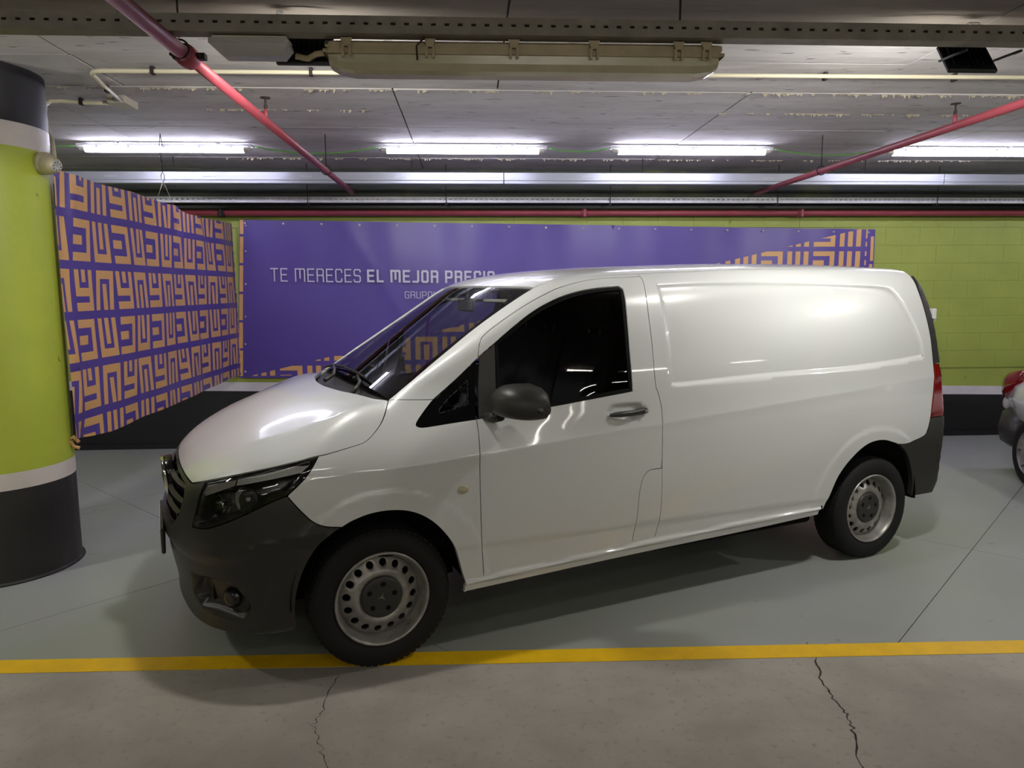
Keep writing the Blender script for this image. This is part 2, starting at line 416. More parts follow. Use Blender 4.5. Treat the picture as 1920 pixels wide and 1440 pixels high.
# green cables between the tube lights
for x0, x1, sag, lb in ((1.98, 3.05, .055, 'from the leftmost tube light to the second'), (4.58, 5.12, .03, 'between the second and third tube lights'), (6.65, 7.66, .05, 'from the third tube light to the rightmost')):
    P = [(x0+(x1-x0)*t, -1.43, CZ-.035-sag*4*t*(1-t)) for t in np.linspace(0, 1, 15)]
    o0 = Vector(P[0]); m = MB(); m.tube([Vector(p)-o0 for p in P], .0055, 6)
    m.build('cable', 'green_cable', loc=o0, label='thin green cable sagging '+lb, cat='cable', group='green cables of the tube lights')
m = MB(); m.tube([(0, 0, 0), (.3, 0, -.01), (.55, 0, .0)], .005, 6); m.build('cable', 'green_cable', loc=(-.1, -1.43, CZ-.035), label='short green cable between the pillar and the leftmost tube light', cat='cable', group='green cables of the tube lights')
# ---- perforated cable trays
def slotted(name, x0, x1, y, z, h, wd, m_, label, pitch, slot, sh, zs, lip=.012):
    """channel with a slotted front face, built round its slots"""
    t = thing(name, label, 'cable tray', (x0, y, z))
    L = x1-x0; m = MB(); n = int(L/pitch); zl, zh = zs-sh/2, zs+sh/2
    m.box((0, 0, 0), (L, .003, zl)); m.box((0, 0, zh), (L, .003, h))
    for i in range(n+1):
        a = i*pitch-pitch+slot/2+pitch/2; bq = a+pitch-slot
        a = max(a, 0); bq = min(bq, L)
        if bq > a: m.box((a, 0, zl), (bq, .003, zh))
    m.build('slotted_side', m_, t)
    m = MB(); m.box((0, .003, 0), (L, wd, .003)); m.box((0, .003, h-.003), (L, lip, h)); m.build('base', m_, t)
    m = MB(); m.box((0, wd, 0), (L, wd+.003, h)); m.build('back_side', m_, t)
    return t
nt_ = slotted('cable_tray', X0+2, 14, -5.113, 2.755, .067, .075, 'galv_dull', 'dull grey slotted cable tray running across the top of the picture', .054, .0195, .011, .037)
for x in (2.47, 4.74, 7.0, .1):
    m = MB(); m.tube([(x-(X0+2), .04, 0), (x-(X0+2), .04, CZ-2.765)], .005, 6); m.build('threaded_rod', 'iron_dark', nt_)
ft = slotted('cable_tray', .0, 14, -.35, 2.628, .058, .06, 'galv', 'bright slotted cable tray fixed along the back wall above the red pipe', .0535, .022, .012, .032)
for x in (2.20, 3.62, 5.34, 7.14, 8.9):
    m = MB(); m.tube([(x, -.012, -.04), (x, -.012, CZ-2.628)], .004, 6); m.box((x-.015, -.014, -.02), (x+.015, .06, -.005)); m.build('hanger', 'iron_dark', ft)
# white ducts against the ceiling
t = thing('cable_duct', 'white metal cable duct under the ceiling behind the tube lights', 'cable duct', (X0+6, -.75, 2.765))
for a, L in ((0, 5.2), (5.205, 4.5), (9.71, 2.35), (12.065, 3)):
    m = MB(); m.box((a, 0, 0), (a+L, .10, .03), bev=.003); m.box((a, -.004, .03), (a+L, .10, .108), bev=.003); m.build('duct_section', 'tray_white', t)
for x in np.arange(.45, 13, .92):
    m = MB(); m.box((x, -.010, .060), (x+.12, -.002, .066)); m.build('clamp', 'galv', t)
m = MB()
for x in (2.0, 4.3, 6.6, 8.9, 11.2, 13.4): m.tube([(x, .05, .085), (x, .05, .255)], .004, 6)
m.build('hanger_rod', 'iron_dark', t)
# dark box standing in for the tray's shade above the red pipe
m = MB(); m.box((0, 0, 0), (14, .10, .055), bev=.004); m.build('tray_shade_strip', 'flood_black', loc=(0, -.12, 2.59), label='dark strip for shade on the back wall between the slotted tray and the red pipe', cat='shade strip')
# ---- red sprinkler pipes
t = thing('sprinkler_pipe', 'red horizontal sprinkler pipe along the back wall above the banner', 'pipe', (.2, -.12, 2.545))
m = MB(); m.tube([(0, 0, 0), (13, 0, 0)], .032, 16); m.build('pipe', 'red_pipe', t)
for x in (1.05, 7.3, 11.2, 4.9):
    m = MB(); m.lathe([(.034, -.035), (.045, -.03), (.045, .03), (.034, .035)], (x, 0, 0), (1, 0, 0), 16); m.box((x-.012, -.052, -.04), (x+.012, -.03, .04)); m.build('coupling', 'red_pipe' if x > 2 else 'iron_dark', t)
def long_pipe(x, z, label, rr, yend, ystart, clamp_y, head_y):
    t = thing('sprinkler_pipe', label, 'pipe', (x, 0, z))
    yc = clamp_y
    m = MB(); m.tube([(0, yend, 0), (0, yc, 0)], rr, 18); m.build('pipe', 'red_pipe', t)
    m = MB(); m.tube([(0, yc, 0), (0, ystart, 0)], rr*1.22, 18); m.build('pipe_section', 'red_pipe', t)
    m = MB(); m.lathe([(rr*1.1, -.045), (rr*1.75, -.040), (rr*1.9, -.02), (rr*1.9, .02), (rr*1.75, .04), (rr*1.1, .045)], (0, yc, 0), (0, 1, 0), 18); m.build('coupling', 'red_pipe', t)
    for s_ in (1, -1):
        m = MB(); m.box((s_*rr*1.8-.012, yc-.018, -.012), (s_*rr*1.8+.012+s_*.02, yc+.018, .012)); m.tube([(s_*(rr*1.8+.012), yc-.035, .0), (s_*(rr*1.8+.012), yc+.03, .0)], .007, 6); m.build('bolt', 'iron_dark', t)
    for hy in head_y:
        m = MB(); m.tube([(0, hy, rr*.5), (0, hy, rr+.045)], .012, 8); m.build('sprinkler_socket', 'red_pipe', t)
        m = MB(); m.lathe([(.007, .045+rr), (.012, .06+rr), (.006, .075+rr), (.006, .105+rr), (.03, .108+rr), (.03, .112+rr), (.004, .114+rr)], (0, hy, 0), (0, 0, 1), 14); m.build('sprinkler_head', 'iron_dark', t)
    return t
p1_ = long_pipe(2.666, 2.72, 'red sprinkler pipe running back from the top left, with a dark coupling', .025, -.43, -9.5, -4.895, (-3.66,))
p2_ = long_pipe(6.875, 2.72, 'red sprinkler pipe running back from the right edge of the picture', .025, -.43, -9.5, -7.0, (-3.66,))
def hanger(t, y, r_=.03):
    m = MB(); m.tube([(0, y, .05), (0, y, CZ-2.72)], .004, 6)
    P = [(r_*1.25*math.cos(a), y, r_*1.25*math.sin(a)+.006) for a in np.linspace(0, 2*PI, 20)[:-1]]
    m.tube(P, .004, 6, closed=True); m.build('hanger_ring', 'iron_dark', t)
for t, L in ((p1_, (-1.81, -4.98)), (p2_, (-1.89,))):
    for y in L: hanger(t, y)
# ---- ivory conduits
def conduit(P, label, r=.012, clips=(), name='conduit'):
    o = Vector(P[0]); t = thing(name, label, 'conduit', o)
    m = MB(); m.tube([Vector(p)-o for p in P], r, 10); m.build('tube', 'pvc_ivory', t)
    for c in clips:
        q = Vector(c)-o; m = MB(); m.box((q.x-.010, q.y-.018, q.z-.018), (q.x+.010, q.y+.018, q.z+.026)); m.build('clip', 'iron_dark', t)
    return t
def arc(c, r, a0, a1, n, plane='xy'):
    out = []
    for a in np.linspace(a0, a1, n):
        u, v = r*math.cos(a), r*math.sin(a)
        out.append((c[0]+u, c[1]+v, c[2]) if plane == 'xy' else (c[0]+u, c[1], c[2]+v))
    return out
zc_ = 2.984
P = [(13, -3.80, zc_), (7.1, -3.77, zc_), (4.1, -3.73, zc_), (2.4, -3.715, zc_), (1.78, -3.71, zc_)]+arc((1.78, -3.60, zc_), .11, -PI/2, -PI*1.02, 8)+[(1.625, -3.4, zc_), (1.56, -3.0, zc_)]
conduit(P, 'long ivory plastic conduit clipped across the ceiling behind the old lamp', clips=[(x, -3.71-.006*(x-1.8), zc_) for x in (2.05, 2.95, 3.64, 4.42, 5.2, 6.0, 6.8)]+[(1.6, -3.3, zc_)], r=.0125)
P = [(1.47, -2.95, zc_), (1.42, -2.95, zc_), (1.30, -3.02, zc_-.004)]+[(1.30-.075*math.sin(a)-.02*(a), -3.02-.16*(1-math.cos(a))*.6-.02*a, zc_-.11*(1-math.cos(a))) for a in np.linspace(.2, PI/2, 7)]+[(1.255, -3.32, 2.80), (1.285, -3.40, 2.66), (1.30, -3.46, 2.55)]
conduit([(1.47, -2.95, zc_), (1.30, -2.96, zc_), (1.16, -3.00, zc_), (1.11, -3.03, 2.975), (1.075, -3.06, 2.93), (1.08, -3.09, 2.86), (1.11, -3.12, 2.78), (1.23, -3.27, 2.66), (1.31, -3.42, 2.52)][:4]+[(1.10, -3.08, 2.94), (1.115, -3.12, 2.88), (1.13, -3.14, 2.80), (1.20, -3.22, 2.68), (1.28, -3.36, 2.55)], 'ivory conduit bending from the ceiling box down the pillar to the bell', clips=[(1.28, -2.97, zc_)], r=.014)
jb = thing('junction_box', 'small white square junction box on the ceiling beside the pillar', 'junction box', (1.47, -3.03, CZ))
m = MB(); m.box((0, 0, -.05), (.12, .20, 0), bev=.004); m.build('box', 'emerg_frame', jb)
m = MB(); m.lathe([(.0, .004), (.018, .004), (.018, 0)], (.06, 0, -.025), (0, -1, 0), 14); m.build('knockout', 'emerg_cover', jb)
# ---- alarm bell on the pillar
bell = thing('alarm_siren', 'cream round alarm siren fixed on the pillar above the patterned banner', 'siren', (1.325, -3.57, 2.50))
ax = Vector((.86, -.40, -.22)); O0 = Vector((-.03, .03, 0))
m = MB(); m.tube([(-.10, .06, 0), (-.02, .02, 0)], .03, 12); m.lathe([(.0, 0), (.062, .0), (.066, .02), (.066, .045), (.058, .055)], O0, ax, 32); m.build('base', 'bell_cream', bell)
m = MB(); m.lathe([(.060, .052), (.058, .075), (.047, .11), (.036, .125), (.034, .13)], O0, ax, 32); m.build('body', 'bell_cream', bell)
m = MB(); m.lathe([(.034, .128), (.033, .136), (.014, .134), (.012, .125), (0, .125)], O0, ax, 24); m.build('horn_mouth', 'emerg_cover', bell)
m = MB()
for q in range(8):
    a = 2*PI*q/8; u = ax.orthogonal().normalized(); v = ax.normalized().cross(u); c = O0+ax.normalized()*.137+(u*math.cos(a)+v*math.sin(a))*.024
    m.sphere(c, .0035, 6, 4)
m.build('sound_holes', 'black_matt', bell)
# ---- emergency light, old fluorescent lamp, flood lights: all hung from the near tray, scaled with it about the camera
em = thing('emergency_light', 'grey rectangular emergency light hung under the tray beside the red pipe', 'lamp', (2.817, -5.060, 2.749)); em.scale = (1.08, .80, .82)
m = MB(); m.box((.01, -.02, -.006), (.285, .11, .004), bev=.002); m.build('back_plate', 'emerg_frame', em)
m = MB(); a, b2 = (0, -.03), (.285, .11)
vs = [(0, -.03, -.01), (.285, -.03, -.01), (.285, .11, -.01), (0, .11, -.01), (.0, -.035, -.035), (.29, -.035, -.035), (.29, .115, -.035), (0, .115, -.035), (.045, -.005, -.088), (.265, -.005, -.088), (.265, .09, -.088), (.045, .09, -.088)]
m.add(vs, [(0,1,5,4), (1,2,6,5), (2,3,7,6), (3,0,4,7), (4,5,9,8), (5,6,10,9), (6,7,11,10), (7,4,8,11), (8,9,10,11)]); m.build('cover', 'emerg_cover', em)
oldl = thing('fluorescent_lamp', 'large old yellowed fluorescent lamp, unlit, hung under the cable tray', 'lamp', (3.271, -5.030, 2.752)); oldl.scale = (1.08, 1.08, 1.08)
L = 1.54; 
def prof(name, m_, pr, x0, x1, e0=None, rnd=.05):
    """extruded section with tapered ends"""
    n = len(pr); cx = 0; vs = []; st = [(x0, .55), (x0+rnd*.5, .85), (x0+rnd*1.3, 1), (x1-rnd*1.3, 1), (x1-rnd*.5, .85), (x1, .55)]
    zt = max(c for a, c in pr)
    for x, k in st: vs += [(x, .06+(a-.06)*(.6+.4*k), zt+(c-zt)*k) for a, c in pr]
    m = MB(); m.add(vs, [(i*n+j, i*n+j+1, (i+1)*n+j+1, (i+1)*n+j) for i in range(5) for j in range(n-1)]+[tuple(range(n)), tuple(range(5*n, 6*n))[::-1]], False)
    return m.build(name, m_, oldl)
prof('housing', 'lamp_body', [(-.02, -.045), (-.02, -.012), (.0, .0), (.12, 0), (.14, -.012), (.14, -.045)], .0, L)
prof('rim', 'lamp_body', [(-.028, -.055), (-.03, -.050), (-.03, -.036), (-.02, -.034), (.14, -.034), (.15, -.036), (.15, -.055)], -.008, L+.008)
prof('cover', 'lamp_cover', [(-.022, -.054), (-.018, -.085), (.0, -.108), (.03, -.116), (.09, -.116), (.12, -.108), (.138, -.085), (.142, -.054)], .012, L-.012, rnd=.07)
for x in (.085, .40, .72, 1.03, 1.36, 1.47):
    m = MB(); m.prism([(x-.022, .0), (x+.022, 0), (x+.012, -.03), (x-.012, -.03)], -.036, -.028, 'y'); m.box((x-.018, -.040, -.068), (x-.008, -.030, -.03)); m.box((x+.008, -.040, -.068), (x+.018, -.030, -.03)); m.build('latch', 'lamp_body', oldl)
m = MB(); m.tube([(.385, -.05, .0), (.37, -.045, -.01), (.35, -.045, -.03), (.352, -.04, -.08)], .0035, 6); m.build('loose_wire', 'iron_dark', oldl)
P = [Vector((3.136, -4.96, 2.708)), Vector((3.185, -4.96, 2.698)), Vector((3.223, -4.96, 2.719)), Vector((3.293, -4.96, 2.724))]
m = MB(); pts = []; rr = []
for i in range(41):
    s_ = i/40*3; k = min(int(s_), 2); f_ = s_-k; pts.append(P[k].lerp(P[k+1], f_)-P[0]); rr.append(.0105 if i % 2 else .014)
m.tube(pts, rr, 8); m.build('corrugated_hose', 'lamp_body', loc=P[0], label='short ribbed hose joining the emergency light to the old lamp', cat='hose')
def flood(x, y, label, nomesh=False):
    t = thing('flood_light', label, 'flood light', (x, y, 2.748), group='square flood lights on the cable tray')
    R = Matrix.Rotation(math.radians(-36), 3, 'X')     # face looks to the wall and down
    def tr(m):
        m.v = [tuple(R@Vector(v)+Vector((0, .11, .0))) for v in m.v]; return m
    m = MB(); m.box((-.115, -.022, -.085), (.115, .0, .085), bev=.006); m = tr(m); m.build('case', 'flood_black', t)
    m = MB()
    for q in range(9): m.box((-.09+q*.0225-.002, -.034, -.06), (-.09+q*.0225+.002, -.022, .06))
    tr(m).build('cooling_fins', 'flood_black', t)
    m = MB(); m.box((-.098, .0005, -.068), (.098, .0025, .068)); tr(m).build('lamp_panel', 'flood_on', t)
    for s_ in (1, -1):
        m = MB(); m.tube([(s_*.122, .11, .0), (s_*.122, .0, -.004), (s_*.122, -.08, -.009)], .006, 6); m.build('bracket', 'flood_black', t)
    return t
flood(6.12, -4.972, 'black square flood light with bracket hung from the tray at the top right')
flood(3.158, -4.972, 'black square flood light half hidden behind the left end of the old lamp')
flood(9.1, -4.972, 'black square flood light on the tray beyond the right edge of the picture')
flood(.1, -4.972, 'black square flood light on the tray beyond the left edge of the picture')
# loose connectors above the tray
c = thing('cable_connector', 'loose orange and white wire connector above the tray at the left', 'connector', (3.03, -4.70, 2.93))
m = MB(); m.box((0, 0, 0), (.03, .03, .035), bev=.004); m.build('clamp', 'wire_red', c)
m = MB(); m.box((-.03, 0, .01), (0, .02, .05), bev=.003); m.build('terminal', 'emerg_cover', c)
m = MB(); m.tube([(.03, .01, .02), (.07, .01, .03), (.13, .0, .01), (.17, -.02, -.03)], .006, 6); m.build('wire', 'black_cable', c)
c = thing('cable_connector', 'loose grey wire connector with red wires above the tray at the right', 'connector', (6.22, -4.72, 2.93))
m = MB(); m.box((0, 0, 0), (.06, .03, .04), bev=.006); m.build('terminal', 'emerg_frame', c)
m = MB(); m.tube([(0, .01, .02), (-.12, .0, .012), (-.3, 0, -.02)], .003, 6); m.build('wire', 'wire_red', c)
m = MB(); m.tube([(.05, 0, .0), (.09, -.01, .01), (.13, -.02, -.03)], .008, 6); m.build('wire', 'black_cable', c)
c = thing('cable_splice', 'short grey splice sleeve lying on the tray above the emergency light', 'connector', (2.72, -4.75, 2.925))
m = MB(); m.tube([(0, 0, 0), (.11, 0, 0)], .012, 8); m.build('sleeve', 'pvc_ivory', c)
m = MB(); m.tube([(-.02, 0, 0), (.0, 0, 0)], .013, 8); m.tube([(.11, 0, 0), (.13, 0, 0)], .013, 8); m.build('end_cap', 'iron_dark', c)
# ================================================================ BANNERS
W_ = .185
def motif(kind):
    """strokes of one motif in a unit cell, as polygons"""
    def r(x0, y0, x1, y1): return [(x0, y0), (x1, y0), (x1, y1), (x0, y1)]
    s = W_
    if kind == 'U': return [[(0, 0), (.82, 0), (.82, 1), (.82-s, 1), (.82-s, s*1.15), (s, s*1.15), (s, 1), (0, 1)], r(.41-s/2, .33, .41+s/2, 1)]
    if kind == 'E': return [[(0, 0), (.82, 0), (.82, 1), (0, 1), (0, 1-s*1.1), (.82-s, 1-s*1.1), (.82-s, s*1.1), (0, s*1.1)], r(0, .5-s*.6, .42, .5+s*.6)]
    if kind == 'N': return [[(0, 0), (s, 0), (s, 1-s*1.15), (.82-s, 1-s*1.15), (.82-s, 0), (.82, 0), (.82, 1), (0, 1)], r(.41-s/2, 0, .41+s/2, .66)]
    if kind == 'Y': return [[(0, 0), (.82, 0), (.82, 1), (.82-s, 1), (.82-s, .56), (s, .56), (s, 1), (0, 1), (0, .56-s*1.1), (.82-s, .56-s*1.1), (.82-s, s*1.1), (0, s*1.1)], r(.41-s/2, .70, .41+s/2, 1)]
rowkinds = {0: ('N', 'Y'), 1: ('U', 'E')}
def pattern(umin, umax, z0, z1, pu, pz, jit=.0, first=0, uoff=0, keep=None):
    out = []; nr = int(math.ceil((z1-z0)/pz)); r = random.Random(4)
    for i in range(-1, nr+1):
        zb = z1-(i+1)*pz
        ph = (0 if i % 2 == 0 else .0)+uoff
        n = int((umax-umin)/pu)+3
        for k_ in range(-1, n):
            kind = rowkinds[(i+first) % 2][k_ % 2]
            for P in motif(kind):
                sl = r.uniform(-jit, jit)
                Q = [(umin+ph+(k_+x+sl*(y-.5))*pu, zb+(.07+y*.83)*pz) for x, y in P]
                for (a_, b_, c_) in ((-1, 0, -umin), (1, 0, umax), (0, -1, -z0), (0, 1, z1))+((keep,) if keep else ()):
                    Q = clip(Q, a_, b_, c_) if len(Q) > 2 else []
                if len(Q) > 2: out.append(Q)
    return out
def inside(pt, poly):
    """vectorised point in polygon"""
    x, y = pt[:, 0], pt[:, 1]; r = np.zeros(len(pt), bool); n = len(poly)
    for i in range(n):
        x0, y0 = poly[i]; x1, y1 = poly[(i+1) % n]
        if y0 == y1: continue
        c = ((y0 > y) != (y1 > y)) & (x < (x1-x0)*(y-y0)/(y1-y0)+x0); r ^= c
    return r
def cdt(loops, grid, lines=()):
    """constrained triangulation; returns points, triangles"""
    V_ = []; E_ = []
    for L_ in loops:
        n0 = len(V_); V_ += [Vector((float(a), float(b_))) for a, b_ in L_]; n = len(L_)
        E_ += [(n0+i, n0+(i+1) % n) for i in range(n)]
    for L_ in lines:
        n0 = len(V_); V_ += [Vector((float(a), float(b_))) for a, b_ in L_]; E_ += [(n0+i, n0+i+1) for i in range(len(L_)-1)]
    V_ += [Vector((float(a), float(b_))) for a, b_ in grid]
    vo, eo, fo, *_ = delaunay_2d_cdt(V_, E_, [], 0, 1e-6)
    return np.array([tuple(v) for v in vo]), np.array([f for f in fo if len(f) == 3], int)
def banner_mesh(name, outline, strokes, fn, h=.05, mats=('banner_purple', 'banner_orange')):
    xs = [p[0] for p in outline]; zs = [p[1] for p in outline]
    gx, gz = np.meshgrid(np.arange(min(xs), max(xs), h), np.arange(min(zs), max(zs), h)); G_ = np.c_[gx.ravel(), gz.ravel()]+rng.uniform(-.001, .001, (gx.size, 2))
    G_ = G_[inside(G_, outline)]
    def fine(P):
        out = []
        for i in range(len(P)):
            a, b_ = P[i], P[(i+1) % len(P)]; d = math.hypot(b_[0]-a[0], b_[1]-a[1]); n = max(1, int(d/h))
            out += [(a[0]+(b_[0]-a[0])*q/n, a[1]+(b_[1]-a[1])*q/n) for q in range(n)]
        return out
    V_, F = cdt([fine(outline)]+[fine(s) for s in strokes], G_)
    c = V_[F].mean(1); ok = inside(c, outline); F = F[ok]; c = c[ok]; mi = np.zeros(len(F), int)
    for s in strokes: mi[inside(c, s)] = 1
    P3 = fn(V_); me = bpy.data.meshes.new(name); me.from_pydata([tuple(map(float, p)) for p in P3], [], [tuple(map(int, f)) for f in F])
    for m_ in mats: me.materials.append(MATS[m_])
    me.polygons.foreach_set('material_index', mi); me.polygons.foreach_set('use_smooth', [True]*len(F)); me.update()
    return me
# side banner, hung from the pillar to the back wall; u = distance from the wall
SB = thing('banner', 'orange and purple patterned banner hung between the pillar and the back wall', 'banner', (1.33, -.04, .77))
topz = [(0.0, 2.440), (.4, 2.43), (.9, 2.424), (1.27, 2.418), (1.60, 2.455), (1.80, 2.452), (2.02, 2.463), (2.42, 2.469), (2.9, 2.462), (3.2, 2.468), (3.43, 2.474)]
botz = [(3.43, .765), (3.38, .79), (3.25, .775), (2.95, .755), (2.4, .770), (1.82, .769), (1.16, .79), (.4, .811), (0, .815)]
strokes = pattern(0, 3.43, .75, 2.555, .2715, .325, jit=.10, first=0, uoff=-.12)
strokes = [[(3.43-a, b_) for a, b_ in s] for s in strokes]
def sbf(V_):
    u, z = V_[:, 0], V_[:, 1]
    x = .012*np.sin(u*3.1+.5)*np.sin((z-.77)*1.9)+.006*np.sin(u*9+z*2)
    x = x+.02*np.exp(-((u-1.60)/.10)**2)*np.clip((z-1.9)/.5, 0, 1)-.03*np.exp(-((u-.85+(2.45-z)*.5)/.12)**2)*np.clip((z-1.9)/.5, 0, 1)
    x = x+.02*np.exp(-((u-3.2-(2.45-z)*.25)/.06)**2)*np.clip((z-1.9)/.5, 0, 1)-.03*np.exp(-((u-3.3)/.08)**2)*np.exp(-((z-.78)/.12)**2)
    x = x-.02*np.exp(-((u-3.36)/.05)**2)*np.sin(z*4)
    return np.c_[x, -u, z-.77]
me = banner_mesh('sheet', topz+botz, [s for s in strokes], sbf, .06)
o = bpy.data.objects.new('sheet', me); link(o, SB)
m = MB()
for z in (.95, 1.35, 1.72, 2.1, 2.4): m.lathe([(.004, 0), (.012, 0), (.012, .003), (.004, .004)], (.004, -.03, z-.77), (1, 0, 0), 10)
m.build('eyelets', 'eyelet', SB)
m = MB(); m.tube([(.0, -3.40, .0), (-.02, -3.42, .04), (-.05, -3.42, .02), (-.03, -3.40, -.03), (.0, -3.395, -.04)], .012, 8); m.build('tied_corner', 'banner_orange', SB)
# cord with a carabiner holding the banner
cd = thing('hanging_cord', 'black cord with a small white carabiner holding up the patterned banner', 'cord', (1.33, -1.82, 2.455))
m = MB(); m.tube([(0, 0, .245), (.0, 0, .33), (.012, 0, .45), (0, 0, .56), (-.014, 0, .45), (-.004, 0, .33)], .003, 6); m.build('cord', 'black_cable', cd)
m = MB(); m.tube([(0, 0, .245), (.014, 0, .23), (.012, 0, .19), (0, 0, .175), (-.012, 0, .19), (-.014, 0, .23)], .0035, 6, closed=True); m.build('carabiner', 'eyelet', cd)
m = MB(); m.tube([(0, 0, .18), (0, -.13, .03)], .002, 5); m.tube([(0, 0, .18), (0, .20, -.005)], .002, 5); m.build('string', 'pvc_ivory', cd)
# back banner on the wall
def bz_top(x): return 2.483-(x-1.38)*.0154
def bx_l(z): return 1.31+(z-.78)*.052
BB = thing('banner', 'wide purple banner with white lettering on the back wall behind the van', 'banner', (1.35, -.02, .78))
outl = [(bx_l(.78), .783), (bx_l(1.4), 1.4), (bx_l(2.4), 2.4), (1.40, 2.483)]+[(x, bz_top(x)+.004*math.sin(x*9)) for x in np.linspace(1.8, 8.3, 20)]+[(8.405, 2.375), (8.42, 1.6), (8.41, .77)]+[(x, .775) for x in np.linspace(8, 1.6, 12)]
kl = (-.232, 1, .805-.232*1.496+.01)          # z <= line
strokes2 = pattern(1.44, 8.32, .80, 2.47, .2975, .3065, first=0, uoff=.02, keep=kl)
edge = []
z = .80
while z < 2.4:
    edge.append([(bx_l(z)+.006, z), (bx_l(z)+.045, z), (bx_l(z+.28)+.045, z+.28), (bx_l(z+.28)+.006, z+.28)]); z += .3065
z = .80
while z < 2.3:
    edge.append([(8.365, z), (8.40, z), (8.395, min(z+.27, 2.36)), (8.36, min(z+.27, 2.36))]); z += .3065
def bbf(V_):
    u, z = V_[:, 0], V_[:, 1]
    y = -.012-.008*np.sin(u*2.3+z)*np.sin(z*3)-.004*np.sin(u*13)*np.clip(z-1.5, 0, 1)-.006*np.exp(-((u-2.5-(2.48-z)*.6)/.05)**2)
    return np.c_[u-1.35, y, z-.78]
me = banner_mesh('sheet', outl, strokes2+edge, bbf, .075)
o = bpy.data.objects.new('sheet', me); link(o, BB)
m = MB()
for i, x in enumerate(np.linspace(1.46, 8.33, 18)):
    m.lathe([(.004, 0), (.013, 0), (.013, .003), (.004, .004)], (x-1.35, -.022, bz_top(x)-.035-.78), (0, -1, 0), 10)
for z in (.85, 1.15, 1.45, 1.8, 2.15, 2.42): m.lathe([(.004, 0), (.011, 0), (.011, .003), (.004, .004)], (bx_l(z)+.075-1.35, -.026, z-.78), (0, -1, 0), 10)
m.build('eyelets', 'eyelet', BB)
# stroke font: each letter a list of polylines on a 4 x 6 grid
FONT = {'T': ([[(0, 6), (3.4, 6)], [(1.7, 6), (1.7, 0)]], 3.4), 'E': ([[(3, 6), (0, 6), (0, 0), (3, 0)], [(0, 3.1), (2.6, 3.1)]], 3),
 'M': ([[(0, 0), (0, 6), (4.2, 6), (4.6, 5.5), (4.6, 0)], [(2.3, 6), (2.3, 1.6)]], 4.6), 'R': ([[(0, 0), (0, 6), (2.6, 6), (3.1, 5.4), (3.1, 3.6), (2.7, 3), (0, 3)], [(2.5, 3), (3.1, 2.4), (3.1, 0)]], 3.1),
 'C': ([[(3, 4.6), (3, 5.4), (2.5, 6), (.5, 6), (0, 5.4), (0, .6), (.5, 0), (2.5, 0), (3, .6), (3, 1.4)]], 3),
 'S': ([[(3, 5), (3, 5.5), (2.6, 6), (.5, 6), (0, 5.4), (0, 3.7), (.5, 3.1), (2.5, 3), (3, 2.4), (3, .6), (2.5, 0), (.4, 0), (0, .5), (0, 1)]], 3),
 'L': ([[(0, 6), (0, 0), (2.7, 0)]], 2.7), 'J': ([[(2.7, 6), (2.7, .6), (2.2, 0), (0, 0)]], 2.7),
 'O': ([[(.5, 0), (0, .6), (0, 5.4), (.5, 6), (2.5, 6), (3, 5.4), (3, .6), (2.5, 0), (.5, 0)]], 3), 'P': ([[(0, 0), (0, 6), (2.6, 6), (3.1, 5.4), (3.1, 3.2), (2.6, 2.6), (0, 2.6)]], 3.1),
 'I': ([[(0, 0), (0, 6)]], 0), 'G': ([[(3, 5), (3, 5.5), (2.5, 6), (.5, 6), (0, 5.4), (0, .6), (.5, 0), (3, 0), (3, 3), (1.8, 3)]], 3), 'A': ([[(0, 0), (0, 5.4), (.5, 6), (2.5, 6), (3, 5.4), (3, 0)], [(0, 2.6), (3, 2.6)]], 3),
 'U': ([[(0, 6), (0, .6), (.5, 0), (2.5, 0), (3, .6), (3, 6)]], 3), 'V': ([[(0, 6), (1.5, 0), (3, 6)]], 3), '.': ([[(0, 0), (0, .3)]], 0)}
def text(s, x0, x1, zt, h, wt, slope):
    adv = []; x = 0
    for ch in s:
        if ch == ' ': x += 2.6; continue
        adv.append((ch, x)); x += FONT[ch][1]+wt*1.15+1.0
    tot = x-1.0-wt*1.15; k = (x1-x0)/tot; kz = h/6
    for ch, xa in adv:
        m = MB()
        for pl_ in FONT[ch][0]:
            for (a, b_), (c, d) in zip(pl_, pl_[1:]):
                A0 = Vector((a+xa, b_)); B0 = Vector((c+xa, d)); D = (B0-A0).normalized(); N = Vector((-D.y, D.x))*wt/2; A1 = A0-D*wt/2*.9; B1 = B0+D*wt/2*.9
                q = [A1+N, A1-N, B1-N, B1+N]; vs = []
                for p in q:
                    X_ = x0+p.x*k; Z_ = zt-h+p.y*kz*(1-wt/6)+wt/2*kz-(X_-x0)*slope
                    vs.append((X_-1.35, -.036-.0004*len(m.f), Z_-.78))
                m.add(vs, [(0, 1, 2, 3)])
        m.build('letter', 'banner_text', BB)
for args in (('TE MERECES', 1.715, 2.667, 1.972, .146, .62, .0175), ('EL MEJOR PRECIO', 2.752, 4.116, 1.953, .142, 1.15, .0165), ('GRUPOV', 3.148, 3.50, 1.714, .077, .6, .014), ('COM', 3.93, 4.09, 1.700, .077, .6, .014)):
    text(*args)
